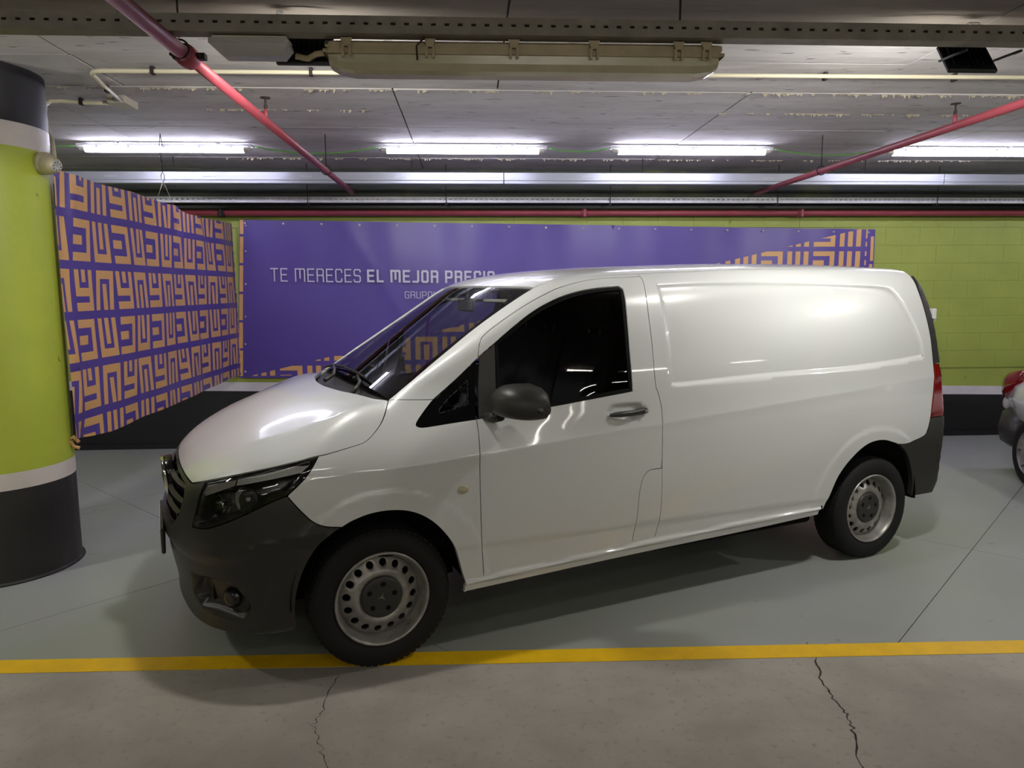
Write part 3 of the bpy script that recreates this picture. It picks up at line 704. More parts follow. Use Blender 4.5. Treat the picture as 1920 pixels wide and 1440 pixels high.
# ================================================================ THE VAN
# body surface as a function in the van's own frame: x forward from the front axle, y to its left, z up
def ss(a,b,x):
    t=np.clip((x-a)/(b-a),0,1); return t*t*(3-2*t)
def pch(xk,yk):
    xk=np.array(xk,float); yk=np.array(yk,float); hh=np.diff(xk); d=np.diff(yk)/hh
    m=np.zeros(len(xk)); m[0]=d[0]; m[-1]=d[-1]
    for i in range(1,len(xk)-1):
        if d[i-1]*d[i]>0:
            w1=2*hh[i]+hh[i-1]; w2=hh[i]+2*hh[i-1]; m[i]=(w1+w2)/(w1/d[i-1]+w2/d[i])
    def f(x):
        x=np.clip(x,xk[0],xk[-1]); i=np.clip(np.searchsorted(xk,x,side='right')-1,0,len(xk)-2)
        t=(x-xk[i])/hh[i]; t2=t*t; t3=t2*t
        return (2*t3-3*t2+1)*yk[i]+(t3-2*t2+t)*hh[i]*m[i]+(-2*t3+3*t2)*yk[i+1]+(t3-t2)*hh[i]*m[i+1]
    return f
# centre line: below the glass (hood) and above
PR=dict(hood=([-1.0,0.0,.18,.30,.42,.54,.66,.76,.84,.90],[1.27,1.228,1.198,1.168,1.125,1.070,1.005,.938,.855,.78]))
HOOD=pch(*PR['hood'])
ROOF=pch([-4.2,-3.9,-3.5,-3.0,-2.4,-1.9,-1.5,-1.2,-1.0,-.8],[1.845,1.868,1.885,1.893,1.890,1.875,1.860,1.838,1.81,1.755])
WS_A=(-.099,1.221); WS_B=(-.908,1.736)
def smin(a,b,k):
    h=np.clip(.5+.5*(b-a)/k,0,1); return b*(1-h)+a*h-k*h*(1-h)
def smax(a,b,k): return -smin(-a,-b,k)
def zc(x): return .952-.0597*(x+.4)
PV=pch([.10,.22,.32,.50,.68,.86,.97],[-.075,-.045,-.030,-.012,.0,-.006,-.020])
UP=pch([0,.03,.12,.25,.45,.60,.75,.95],[0.,-.006,-.016,-.031,-.073,-.118,-.173,-.26])
def S(x,z):
    c=zc(x)
    sp=lambda q: .5*(q+np.sqrt(q*q+.006**2))-.0
    cr=.015*ss(.35,-.5,x)*np.exp(-sp(c-z)/.065)
    body=.962+PV(np.clip(z/c*.97,.1,.97))+cr+UP(sp(z-c))
    # plan taper
    body=body-.055*np.clip((x-.0)/.85,0,2)**2 -.05*np.clip((-3.1-x)/.9,0,2)**2
    body=body-.15*ss(.93,1.30,z)*ss(-1.25,-.05,x)-.03*ss(.95,1.2,z)*ss(.0,.6,x)
    return body
def Tws(x,y):
    # windshield: shifted forward at the centre
    q=1-np.clip(np.abs(y)/.76,0,1.3)**2
    b=.11*q; xs=x-b
    return WS_A[1]+(xs-WS_A[0])*(WS_B[1]-WS_A[1])/(WS_B[0]-WS_A[0])+.0*q
def T(x,y):
    a=np.abs(y)
    hood=HOOD(x)-(.085-.055*ss(.42,.0,x))*(a/.76)**2.6
    roof=ROOF(x)-.045*(a/.75)**2.4
    ws=Tws(x,y)
    return smax(hood,smin(ws,roof,.03),.004)
def front(y,z):
    a=np.abs(y)/.90
    X0=pch([.15,.22,.35,.50,.62,.75,.88,.95,1.2],[.80,.84,.865,.89,.895,.88,.85,.81,.72])(z)
    return X0-.20*a**2.2-.16*a**6
def rear(y,z):
    a=np.abs(y)/.92
    X0=pch([.3,.45,.80,.95,1.25,1.60,1.85],[-3.90,-3.96,-3.965,-3.94,-3.88,-3.80,-3.69])(z)
    return X0+.06*a**2.5+.04*a**8
def G(P):
    x,y,z=P[...,0],P[...,1],P[...,2]; a=np.abs(y)
    gs=a-S(x,z)
    gt=(z-T(x,y))*np.where(x>-.95,.88,1)
    g=smax(gs,gt,.11*ss(-.6,-1.5,x)*(1-.6*ss(-3.1,-3.6,x))+.05+.03*ss(.1,.5,x))
    gf=(x-front(y,z))*.9; g=smax(g,gf,.07)
    gr=rear(y,z)-x; g=smax(g,gr,.045)
    gb=.17-z
    return smax(g,gb,.05)
TR = {  # outline points traced as image pixels, then cast onto the body surface
 'hoodhead': [(0.763,0.55,0.872),(0.71,0.64,0.896),(0.597,0.762,0.938),(0.476,0.852,0.973),(0.367,0.889,0.997),(0.262,0.898,1.016)],
 'hoodfend': [(0.262,0.898,1.016),(0.22,0.9,1.022),(0.109,0.895,1.044),(0.052,0.889,1.059),(-0.001,0.865,1.096),(-0.047,0.83,1.143),(-0.091,0.764,1.21)],
 'hoodfront': [(0.763,0.55,0.872),(0.781,0.446,0.882),(0.794,0.333,0.886),(0.802,0.212,0.886),(0.807,0.08,0.886)],
 'cowl': [(-0.094,0.755,1.216),(-0.054,0.641,1.213),(-0.023,0.515,1.21),(0.036,0.34,1.214),(0.072,0.144,1.218),(0.088,-0.086,1.216),(0.074,-0.278,1.212)],
 'wsnear': [(-0.095,0.754,1.217),(-0.238,0.727,1.314),(-0.431,0.692,1.444),(-0.566,0.67,1.534),(-0.728,0.669,1.637),(-0.897,0.683,1.737)],
 'bumpfend': [(0.404,0.931,0.862),(0.378,0.941,0.826),(0.344,0.948,0.783),(0.304,0.952,0.741),(0.253,0.956,0.716),(0.185,0.959,0.704)],
 'headback': [(0.262,0.898,1.016),(0.314,0.929,0.946),(0.356,0.932,0.905),(0.406,0.93,0.864)],
 'headbot': [(0.406,0.93,0.864),(0.487,0.905,0.831),(0.57,0.861,0.785),(0.653,0.796,0.739),(0.704,0.743,0.712),(0.729,0.712,0.701),(0.776,0.636,0.695)],
 'headfront': [(0.776,0.636,0.695),(0.754,0.651,0.777),(0.731,0.654,0.856),(0.711,0.643,0.895)],
 'archF': [(0.185,0.959,0.704),(0.135,0.959,0.727),(0.056,0.96,0.747),(-0.034,0.961,0.75),(-0.125,0.962,0.733),(-0.208,0.962,0.689),(-0.279,0.961,0.62),(-0.342,0.953,0.523),(-0.382,0.941,0.391),(-0.396,0.93,0.3)],
 'archFb': [(0.185,0.959,0.704),(0.234,0.958,0.678),(0.281,0.956,0.637),(0.328,0.951,0.571),(0.356,0.945,0.516),(0.376,0.938,0.447),(0.388,0.929,0.374),(0.379,0.921,0.295)],
 'doorfront': [(-0.487,0.885,1.116),(-0.485,0.912,1.064),(-0.481,0.932,1.017),(-0.473,0.955,0.928),(-0.471,0.962,0.762),(-0.476,0.958,0.578),(-0.494,0.937,0.354)],
 'doorup': [(-0.487,0.885,1.116),(-0.516,0.824,1.251),(-0.537,0.791,1.398),(-0.551,0.775,1.463),(-0.59,0.761,1.514),(-0.741,0.756,1.611),(-0.905,0.756,1.696),(-1.081,0.741,1.755),(-1.273,0.718,1.783),(-1.522,0.716,1.795),(-1.53,0.735,1.782)],
 'doorrear': [(-1.53,0.735,1.782),(-1.5,0.824,1.661),(-1.489,0.899,1.407),(-1.488,0.931,1.235),(-1.503,0.937,1.183),(-1.521,0.947,1.079),(-1.519,0.962,0.782),(-1.522,0.95,0.518),(-1.499,0.938,0.389)],
 'flap': [(-1.514,0.962,0.782),(-1.436,0.962,0.777),(-1.395,0.963,0.735),(-1.377,0.961,0.653),(-1.372,0.951,0.529),(-1.354,0.938,0.384)],
 'silltop': [(-0.419,0.936,0.348),(-0.494,0.937,0.354),(-1.354,0.938,0.384),(-1.499,0.938,0.389),(-2.142,0.938,0.403),(-2.746,0.937,0.412)],
 'sillbot': [(-0.399,0.929,0.288),(-0.491,0.929,0.29),(-1.361,0.93,0.319),(-2.151,0.93,0.335),(-2.699,0.931,0.353)],
 'win': [(-0.629,0.79,1.47),(-0.723,0.788,1.54),(-0.827,0.785,1.61),(-0.931,0.784,1.663),(-1.075,0.781,1.711),(-1.225,0.774,1.734),(-1.356,0.77,1.743),(-1.377,0.78,1.731),(-1.36,0.848,1.582),(-1.347,0.899,1.395),(-1.345,0.934,1.201),(-1.07,0.928,1.175),(-0.863,0.912,1.152),(-0.669,0.896,1.133),(-0.5,0.887,1.116),(-0.526,0.826,1.251),(-0.544,0.79,1.408)],
 'quarter': [(-0.528,0.791,1.393),(-0.486,0.883,1.119),(-0.371,0.879,1.108),(-0.241,0.875,1.098),(-0.206,0.871,1.102),(-0.197,0.859,1.118),(-0.227,0.84,1.148),(-0.305,0.811,1.208),(-0.421,0.792,1.302)],
 'qglass': [(-0.477,0.803,1.295),(-0.46,0.843,1.187),(-0.321,0.844,1.155),(-0.319,0.836,1.168),(-0.37,0.817,1.213)],
 'seam': [(-0.095,0.754,1.217),(-0.193,0.792,1.218),(-0.298,0.806,1.214)],
 'handle': [(-1.181,0.944,1.095),(-1.205,0.941,1.131),(-1.254,0.94,1.144),(-1.335,0.94,1.144),(-1.401,0.942,1.131),(-1.43,0.945,1.101),(-1.402,0.946,1.081),(-1.316,0.947,1.065),(-1.234,0.947,1.058),(-1.193,0.946,1.069)],
 'archR': [(-3.364,0.957,0.737),(-3.212,0.962,0.778),(-3.073,0.962,0.765),(-2.946,0.959,0.693),(-2.847,0.952,0.59),(-2.79,0.943,0.471),(-2.751,0.934,0.383)],
 'archRb': [(-3.364,0.957,0.737),(-3.436,0.951,0.685),(-3.488,0.943,0.619),(-3.541,0.933,0.522),(-3.562,0.926,0.453),(-3.569,0.919,0.378)],
 'fog': [(0.758,0.653,0.427),(0.727,0.712,0.458),(0.646,0.808,0.472),(0.567,0.865,0.414),(0.552,0.867,0.356),(0.581,0.838,0.294),(0.672,0.743,0.28),(0.743,0.634,0.287),(0.787,0.566,0.37)],
}

def grad(P, e=.002):
    g = np.zeros_like(P)
    for k in range(3):
        a = P.copy(); b_ = P.copy(); a[:, k] += e; b_[:, k] -= e; g[:, k] = (G(a)-G(b_))/(2*e)
    return g/np.maximum(np.linalg.norm(g, axis=1, keepdims=True), 1e-9)
def bis(O_, D, t0, t1):
    lo = np.full(len(D), t0); hi = np.full(len(D), t1)
    for _ in range(22):
        m_ = .5*(lo+hi); i = G(O_+D*m_[:, None]) <= 0; lo = np.where(i, m_, lo); hi = np.where(i, hi, m_)
    return O_+D*(.5*(lo+hi))[:, None]
class XC:      # chart round the long axis, for the sides
    def uv(s, P): P = np.asarray(P, float); return np.c_[P[:, 0], np.arctan2(P[:, 2]-.9, P[:, 1])*.9]
    def pos(s, U):
        t = U[:, 1]/.9; O_ = np.c_[U[:, 0], 0*t, 0*t+.9]; return bis(O_, np.c_[0*t, np.cos(t), np.sin(t)], .1, 1.6)
class TOP:
    def uv(s, P): P = np.asarray(P, float); return P[:, :2].copy()
    def pos(s, U): return bis(np.c_[U, np.full(len(U), .85)], np.tile((0, 0, 1.), (len(U), 1)), 0, 1.4)
class CY_:     # chart round an upright axis, for front (sgn 1) and rear (sgn -1)
    def __init__(s, cx, sgn): s.cx = cx; s.g = sgn
    def uv(s, P): P = np.asarray(P, float); return np.c_[np.arctan2(P[:, 1], (P[:, 0]-s.cx)*s.g), P[:, 2]]
    def pos(s, U):
        t = U[:, 0]; O_ = np.c_[0*t+s.cx, 0*t, U[:, 1]]; return bis(O_, np.c_[np.cos(t)*s.g, np.sin(t), 0*t], .15, 1.5)
class PE:      # projection from a point, for the bonnet
    def __init__(s, c, n): s.c = np.array(c, float); s.n = np.array(n, float)/np.linalg.norm(n); s.e1 = np.array((0, 1., 0)); s.e2 = np.cross(s.n, s.e1)
    def uv(s, P): d = np.asarray(P, float)-s.c; k = d@s.n; return np.c_[(d@s.e1)/k, (d@s.e2)/k]
    def pos(s, U): return bis(np.tile(s.c, (len(U), 1)), s.n+U[:, :1]*s.e1+U[:, 1:]*s.e2, .15, 3)
def spline(P, n=6):
    """Catmull-Rom through 3D points"""
    P = [np.array(p, float) for p in P]
    if len(P) < 3: return P
    out = []
    for i in range(len(P)-1):
        p0 = P[i-1] if i else 2*P[0]-P[1]; p1, p2 = P[i], P[i+1]; p3 = P[i+2] if i+2 < len(P) else 2*P[-1]-P[-2]
        for k in range(n):
            t = k/n; out.append(.5*((2*p1)+(-p0+p2)*t+(2*p0-5*p1+4*p2-p3)*t*t+(-p0+3*p1-3*p2+p3)*t**3))
    return out+[P[-1]]
def seg(key, i0=None, i1=None, rev=False):
    P = TR[key][i0:i1] if isinstance(key, str) else key
    P = spline(P); return P[::-1] if rev else P
def chain(*segs):
    out = []
    for s in segs:
        for p in s:
            if not out or np.linalg.norm(np.array(p)-out[-1]) > .004: out.append(np.array(p, float))
    if np.linalg.norm(out[0]-out[-1]) < .004: out.pop()
    return out
def resamp(U, h):
    out = []
    n = len(U)
    for i in range(n):
        a, b_ = U[i], U[(i+1) % n]; d = np.linalg.norm(b_-a); k = max(1, int(round(d/h)))
        if d < h*.15 and out: continue
        for q in range(k): out.append(a+(b_-a)*q/k)
    return np.array(out)
def area(U): x, y = U[:, 0], U[:, 1]; return .5*np.sum(x*np.roll(y, -1)-np.roll(x, -1)*y)
def inset(U, g):
    if not g: return U
    s = 1 if area(U) > 0 else -1
    t = np.roll(U, -1, 0)-U; t /= np.maximum(np.linalg.norm(t, axis=1, keepdims=True), 1e-9); nn = np.c_[-t[:, 1], t[:, 0]]*s
    m_ = nn+np.roll(nn, 1, 0); m_ /= np.maximum(np.linalg.norm(m_, axis=1, keepdims=True), .3)
    return U+m_*g
def polydist(U, poly, closed=True):
    """unsigned distance of points to a polyline in chart coordinates"""
    d = np.full(len(U), 9.); n = len(poly)
    for i in range(n if closed else n-1):
        a = poly[i]; e = poly[(i+1) % n]-a; q = U-a; t = np.clip((q@e)/max(e@e, 1e-12), 0, 1); d = np.minimum(d, np.linalg.norm(q-t[:, None]*e, axis=1))
    return d
def panel(name, m_, parent, chart, loop, h=.03, gap=.0022, disp=None, skirt=.018, sides=(1, -1), holes=(), off=0., thick=0, label=None, hgap=0.0, flat=False, feat=()):
    U = inset(resamp(chart.uv(loop), h), gap)
    HL = [inset(resamp(chart.uv(l), h*.7), hgap) for l in holes]
    mn, mx = U.min(0), U.max(0); nx = int((mx[0]-mn[0])/h)+2; ny = int((mx[1]-mn[1])/(h*.866))+2
    gx, gy = np.meshgrid(np.arange(nx), np.arange(ny)); Gd = np.c_[(mn[0]+(gx+.5*(gy % 2))*h).ravel(), (mn[1]+gy*h*.866).ravel()]
    Gd = Gd[inside(Gd, U)]
    for l in HL: Gd = Gd[~inside(Gd, l)]
    if len(Gd):
        d = polydist(Gd, U)
        for l in HL: d = np.minimum(d, polydist(Gd, l))
        Gd = Gd[d > h*.45]
    LN = []
    for l in feat:
        a = resamp(l, h*.8)[:-1] if False else l
        d = polydist(a, U); ok = inside(a, U) & (d > .006)
        for x in HL: ok &= ~inside(a, x) & (polydist(a, x) > .006)
        run = []
        for q, k in zip(a, ok):
            if k: run.append(q)
            elif len(run) > 1: LN.append(np.array(run)); run = []
            else: run = []
        if len(run) > 1: LN.append(np.array(run))
    for l in LN:
        if len(Gd): Gd = Gd[polydist(Gd, l, False) > h*.5]
    V_, F = cdt([U]+HL, Gd, LN); c = V_[F].mean(1); ok = inside(c, U)
    for l in HL: ok &= ~inside(c, l)
    F = F[ok]; used = np.unique(F); remap = -np.ones(len(V_), int); remap[used] = np.arange(len(used)); V_ = V_[used]; F = remap[F]
    def pos(Q):
        P = chart.pos(Q); n_ = grad(P)
        dd = off+(disp(P, Q) if disp else 0)
        return P+n_*(np.zeros(len(P))+dd)[:, None], n_
    P, n0 = pos(V_); e = .0035
    Pa, _ = pos(V_+[e, 0]); Pb, _ = pos(V_+[0, e]); N = np.cross(Pa-P, Pb-P); N /= np.maximum(np.linalg.norm(N, axis=1, keepdims=True), 1e-12)
    N *= np.sign((N*n0).sum(1))[:, None]
    fn = np.cross(P[F[:, 1]]-P[F[:, 0]], P[F[:, 2]]-P[F[:, 0]]); fl = (fn*N[F[:, 0]]).sum(1) < 0; F[fl] = F[fl][:, ::-1]
    if skirt:
        E = {}
        for f in F:
            for a, b_ in ((f[0], f[1]), (f[1], f[2]), (f[2], f[0])):
                E[(a, b_)] = 1
        bd = [(a, b_) for (a, b_) in E if (b_, a) not in E]
        ids = sorted({i for q in bd for i in q}); loc = {i: k for k, i in enumerate(ids)}; n1 = len(P); k = len(ids)
        top = P[ids]; low = top-n0[ids]*skirt
        sn = np.zeros((k, 3))
        for a, b_ in bd:
            t = P[b_]-P[a]; q = np.cross(t, n0[a]); q /= max(np.linalg.norm(q), 1e-9); sn[loc[a]] += q; sn[loc[b_]] += q
        sn /= np.maximum(np.linalg.norm(sn, axis=1, keepdims=True), 1e-9)
        # soft rolled edge: the first ring drops a little
        P = np.r_[P, top, low]; N = np.r_[N, sn, sn]
        F2 = []
        for a, b_ in bd:
            A_, B_ = n1+loc[a], n1+loc[b_]; F2.append((B_, A_, A_+k)); F2.append((B_, A_+k, B_+k))
        F = np.r_[F, np.array(F2)]
    out = []
    for sd in sides:
        Q, M_, T_ = (P, N, F) if sd == 1 else (P*[1, -1, 1], N*[1, -1, 1], F[:, ::-1])
        me = bpy.data.meshes.new(name); me.from_pydata(Q.tolist(), [], T_.tolist()); me.materials.append(MATS[m_])
        me.polygons.foreach_set('use_smooth', [not flat]*len(T_)); me.update()
        me.normals_split_custom_set_from_vertices(M_.tolist())
        o = bpy.data.objects.new(name, me); link(o, parent); out.append(o)
    return out
def both(fn):            # build the same part on the two sides
    return [fn(1), fn(-1)]
def mirror_mb(m):
    q = MB(); q.v = [(x, -y, z) for x, y, z in m.v]; q.f = [f[::-1] for f in m.f]; q.sm = m.sm; q.mi = m.mi; return q
RZ = math.radians(180+25.2181-3.1788)
van = thing('cargo_van', 'large white panel van with black bumpers and steel wheels parked in the middle', 'van', (3.09483, -4.14812, 0), RZ)
xc, top = XC(), TOP(); cyf = CY_(-.1, 1); cyr = CY_(-3.3, -1); pe = PE((-.1, 0, .1), (.55, 0, .84))
S1 = (1, -1)
# feature relief on the sides
rec_loop = [(-1.593,.765,1.759),(-1.852,.766,1.768),(-2.226,.779,1.771),(-2.627,.794,1.766),(-3.057,.811,1.756),(-3.284,.821,1.742),(-3.376,.835,1.715),(-3.475,.874,1.589),(-3.559,.906,1.434),(-3.6,.922,1.307),(-3.56,.928,1.274),(-2.943,.941,1.238),(-2.303,.937,1.23),(-1.917,.936,1.221),(-1.62,.934,1.213),(-1.585,.93,1.242),(-1.585,.889,1.451),(-1.59,.819,1.676)]
REC = resamp(xc.uv(spline(rec_loop+[rec_loop[0]], 3)[:-1]), .06)
def side_disp(P, Q):
    # recessed panel of the cargo side
    d = polydist(Q, REC); ins = inside(Q, REC); sd = np.where(ins, d, -d)
    out = -.018*ss(-.002, .022, sd)
    # rounded flare round the wheel arches
    for cx, cz, R_ in ((-.005, .335, .425), (-3.165, .34, .435)):
        r = np.hypot(P[:, 0]-cx, np.maximum(P[:, 2]-cz, 0)); out = out+.006*ss(.10, .065, r-R_)*(P[:, 2] > .25)
    # door handle dish
    r = np.hypot((P[:, 0]+1.30)/.135, (P[:, 2]-1.103)/.050); out = out-.022*ss(1.0, .55, r)
    # lower sculpting
    out = out-.006*ss(.50, .46, P[:, 2]+.03*(P[:, 0]+1.5)*-1)
    return out
def _cl(dz, x0=.1, x1=-3.75):
    xs_ = np.arange(x0, x1, -.02); z = zc(xs_)+dz; y = S(xs_, z); return xc.uv(np.c_[xs_, y, z])
CREASE = [_cl(.007), _cl(-.0), _cl(-.007), _cl(-.03)]
_rc = resamp(xc.uv(spline(rec_loop+[rec_loop[0]], 3)[:-1]), .02)
def _close(a): return np.vstack([a, a[:1]])
RECF = [_close(inset(_rc, g_)) for g_ in (.0, .011, .022)]
def bumper_disp(P, Q):
    cz_ = .575+.10*ss(.78, .40, P[:, 0]); out = -.016*ss(.0, -.05, P[:, 2]-cz_)+.004*np.exp(-((P[:, 2]-cz_)/.012)**2)
    FOG = FOGU; d = polydist(np.c_[np.abs(Q[:, 0]), Q[:, 1]], FOG); ins = inside(np.c_[np.abs(Q[:, 0]), Q[:, 1]], FOG); sd = np.where(ins, d, -d)
    out = out-.055*ss(.0, .035, sd)
    out = out+.012*ss(.26, .23, P[:, 2])
    r = np.hypot(P[:, 0]+.005, np.maximum(P[:, 2]-.335, 0)); out = out+.006*ss(.10, .07, r-.425)
    return out
FOGU = resamp(cyf.uv(spline([(.775,.56,.455),(.727,.712,.470),(.646,.808,.455),(.590,.85,.40),(.575,.855,.35),(.60,.83,.300),(.672,.743,.285),(.743,.634,.287),(.79,.53,.33),(.775,.56,.455)], 3)[:-1]), .04)
# ---- bonnet
hf = [(.763,.55,.872),(.781,.446,.880),(.794,.333,.886),(.802,.212,.888),(.807,.08,.889)]
half = chain(seg(hf, rev=True), seg('hoodhead'), seg('hoodfend'), seg([(-.094,.755,1.216),(-.054,.641,1.213),(-.018,.515,1.21),(.036,.34,1.214),(.066,.144,1.218),(.072,.04,1.218)]))
loop = half+[p*[1, -1, 1] for p in half[::-1]]
HC = pe.uv(spline([(-.06,.755,1.20),(.172,.737,1.121),(.356,.693,1.083),(.555,.585,1.02),(.70,.42,.95)], 4))
def hood_disp(P, Q):
    A_ = np.c_[np.abs(Q[:, 0]), Q[:, 1]]; d = polydist(A_, HC, False); return .006*np.exp(-(d/.06))*ss(.80, .45, P[:, 0])*ss(-.08, .12, P[:, 0])
panel('bonnet', 'van_white', van, pe, loop, .035, .003, hood_disp, sides=(1,))
# ---- front wings
loop = chain(seg('hoodfend'), seg('seam'), seg([(-.298,.806,1.214),(-.227,.84,1.148),(-.195,.862,1.112),(-.206,.871,1.100),(-.241,.875,1.098),(-.371,.879,1.108),(-.487,.885,1.116)]),
             seg('doorfront'), [(-.396,.93,.352)], seg('archF', 0, 9, rev=True), seg('bumpfend', rev=True), seg('headback', rev=True))
panel('front_wing', 'van_white', van, xc, loop, .022, .0022, side_disp, sides=S1, skirt=.03, feat=CREASE)
# ---- roof, pillars
rs = [(-.897,.683,1.737),(-1.02,.690,1.79),(-1.2,.690,1.80),(-1.53,.690,1.81)]
rs2 = [(-1.53,.690,1.81),(-2.2,.690,1.83),(-3.0,.690,1.83),(-3.45,.690,1.83),(-3.60,.70,1.80)]
wt = [(-.897,.683,1.737),(-.856,.439,1.746),(-.830,.2,1.749),(-.826,.05,1.749)]
half = chain(seg(wt, rev=True), seg(rs), seg(rs2), [(-3.64,.5,1.8),(-3.66,.3,1.8),(-3.665,.06,1.8)])
loop = half+[p*[1, -1, 1] for p in half[::-1]]
panel('roof', 'van_white', van, top, loop, .05, .003, sides=(1,), skirt=.012)
loop = chain(seg('wsnear'), seg(rs), [(-1.53,.735,1.782)], seg('doorup', 3, 10, rev=True), [(-.537,.791,1.398), (-.528,.791,1.393)], seg([(-.528,.791,1.393),(-.421,.792,1.302),(-.298,.806,1.214)]), seg('seam', rev=True))
panel('front_pillar', 'van_white', van, xc, loop, .025, .0022, sides=S1)
# ---- cargo side
rearside = [(-3.60,.70,1.80),(-3.615,.79,1.735),(-3.646,.859,1.62),(-3.675,.897,1.448),(-3.70,.923,1.231),(-3.704,.933,1.1),(-3.693,.938,.978),(-3.681,.941,.88),(-3.656,.943,.801),(-3.616,.945,.762),(-3.454,.953,.733),(-3.364,.957,.737)]
loop = chain(seg(rs2), seg(rearside), seg('archR'), [(-2.742,.934,.355)], [(-2.142,.938,.403-.02)], seg('silltop', 3, 5, rev=True)[:1], seg('doorrear', rev=True))
loop = chain(seg(rs2), seg(rearside), seg('archR'), seg([(-2.742,.934,.409),(-2.142,.938,.403),(-1.499,.938,.389)]), seg('doorrear', rev=True))
panel('cargo_side', 'van_white', van, xc, loop, .018, .0022, side_disp, sides=S1, skirt=.03, feat=CREASE+RECF)
# ---- front doors
winbot = [(-1.345,.934,1.203),(-1.07,.928,1.175),(-.863,.912,1.152),(-.669,.896,1.133),(-.5,.887,1.118)]
wintop = [(-.544,.79,1.408),(-.629,.79,1.47),(-.723,.788,1.54),(-.827,.785,1.61),(-.931,.784,1.663),(-1.075,.781,1.711),(-1.225,.774,1.734),(-1.356,.77,1.743)]
winrear = [(-1.377,.78,1.728),(-1.36,.848,1.582),(-1.347,.899,1.395),(-1.345,.934,1.203)]
door_low = chain(seg(winbot, rev=True), seg(winrear, rev=True), seg(wintop, rev=True), seg('doorup', 2, 10), [(-1.53,.735,1.782)], seg('doorrear', 0, 7)[:-1], [(-1.514,.962,.782)], seg('flap'), seg([(-1.354,.938,.384),(-.9,.938,.366),(-.494,.937,.354)]), seg('doorfront', rev=True))
doors = panel('front_door', 'van_white', van, xc, door_low, .020, .0022, side_disp, sides=S1, feat=CREASE)
loop = chain(seg('flap'), seg([(-1.354,.938,.384),(-1.43,.938,.387),(-1.499,.938,.389)]), seg('doorrear', 6, 9, rev=True))
panel('filler_flap', 'van_white', van, xc, loop, .03, .0016, side_disp, sides=S1)
# window glass, seal, mirror corner
glo = chain(seg(wintop[1:]), seg(winrear), seg(winbot[:4]), [(-.60,.892,1.127)])
panel('window_seal', 'black_matt', None, xc, glo, .05, -.001, sides=(), off=0) if 0 else None
gin = xc.uv(glo); 
for d_, sg in zip(doors, S1):
    gi = inset(resamp(xc.uv(glo), .03), .016)
    class _F:      # loop given directly in chart coordinates
        def uv(s, P): return np.asarray(P)
        def pos(s, U): return xc.pos(U)
    panel('window_seal', 'black_matt', d_, _F(), resamp(xc.uv(glo), .03), .03, .0015, holes=(gi,), off=-.006, sides=(sg,), skirt=.02)
    panel('door_window', 'door_glass', d_, _F(), gi, .05, -.004, off=-.014, sides=(sg,), skirt=0)
    loop = chain([(-.544,.79,1.408)], [(-.629,.79,1.47)], [(-.600,.892,1.127)], [(-.5,.887,1.118)])
    panel('mirror_corner', 'black_plastic', d_, xc, loop, .03, .002, off=-.003, sides=(sg,))
# small quarter window
qo = chain(seg([(-.528,.791,1.393),(-.421,.792,1.302),(-.305,.811,1.208),(-.227,.84,1.148)]), seg([(-.195,.862,1.112),(-.206,.871,1.100),(-.241,.875,1.098),(-.371,.879,1.108),(-.486,.883,1.119)]))
for sg in S1:
    q = panel('quarter_window', 'black_gloss', van, xc, qo, .03, .001, off=-.004, holes=(chain(TR['qglass']),), sides=(sg,))[0]
    panel('pane', 'door_glass', q, xc, chain(TR['qglass']), .05, 0, off=-.010, sides=(sg,), skirt=0)
    panel('pane_rim', 'cabin_dark', q, xc, chain(TR['qglass']), .03, -.004, off=-.004, sides=(sg,), skirt=0, holes=(chain(TR['qglass']),), hgap=.0005)
# ---- windscreen with its black border
wl = chain(seg('wsnear'), seg(wt))
loop = wl+[p*[1, -1, 1] for p in wl[::-1]]
cowlfront = [(-.095,.755,1.217)]
ws_half = chain([(-.06,.04,1.235)], [(-.068,.4,1.235)], seg('wsnear'), seg(wt))
ws_loop = ws_half+[p*[1, -1, 1] for p in ws_half[::-1]]
inner = chain([(-.16,.04,1.26)], [(-.175,.45,1.27)], [(-.235,.665,1.30)], [(-.44,.635,1.44)], [(-.74,.605,1.64)], [(-.815,.58,1.70)], [(-.835,.50,1.715)], [(-.80,.2,1.72)], [(-.795,.04,1.72)])
inner = inner+[p*[1, -1, 1] for p in inner[::-1]]
wsg = panel('windscreen', 'windscreen', van, top, ws_loop, .06, .003, off=-.006, sides=(1,), skirt=0)[0]
panel('black_border', 'black_gloss', wsg, top, ws_loop, .05, .003, off=-.009, sides=(1,), holes=(inner,), skirt=0)
m = MB()      # cowl tray between bonnet and glass
cw = [(-.02, .75, 1.185), (.01, .6, 1.18), (.05, .4, 1.18), (.09, .15, 1.18), (.095, 0, 1.18)]; cwb = [(-.14, .75, 1.215), (-.12, .6, 1.215), (-.11, .4, 1.217), (-.10, .15, 1.218), (-.10, 0, 1.218)]
A_ = cw+[(x, -y, z) for x, y, z in cw[-2::-1]]; B_ = cwb+[(x, -y, z) for x, y, z in cwb[-2::-1]]; n = len(A_)
m.add(A_+B_, [(i, i+1, n+i+1, n+i) for i in range(n-1)], True); m.build('cowl', 'black_plastic', van)
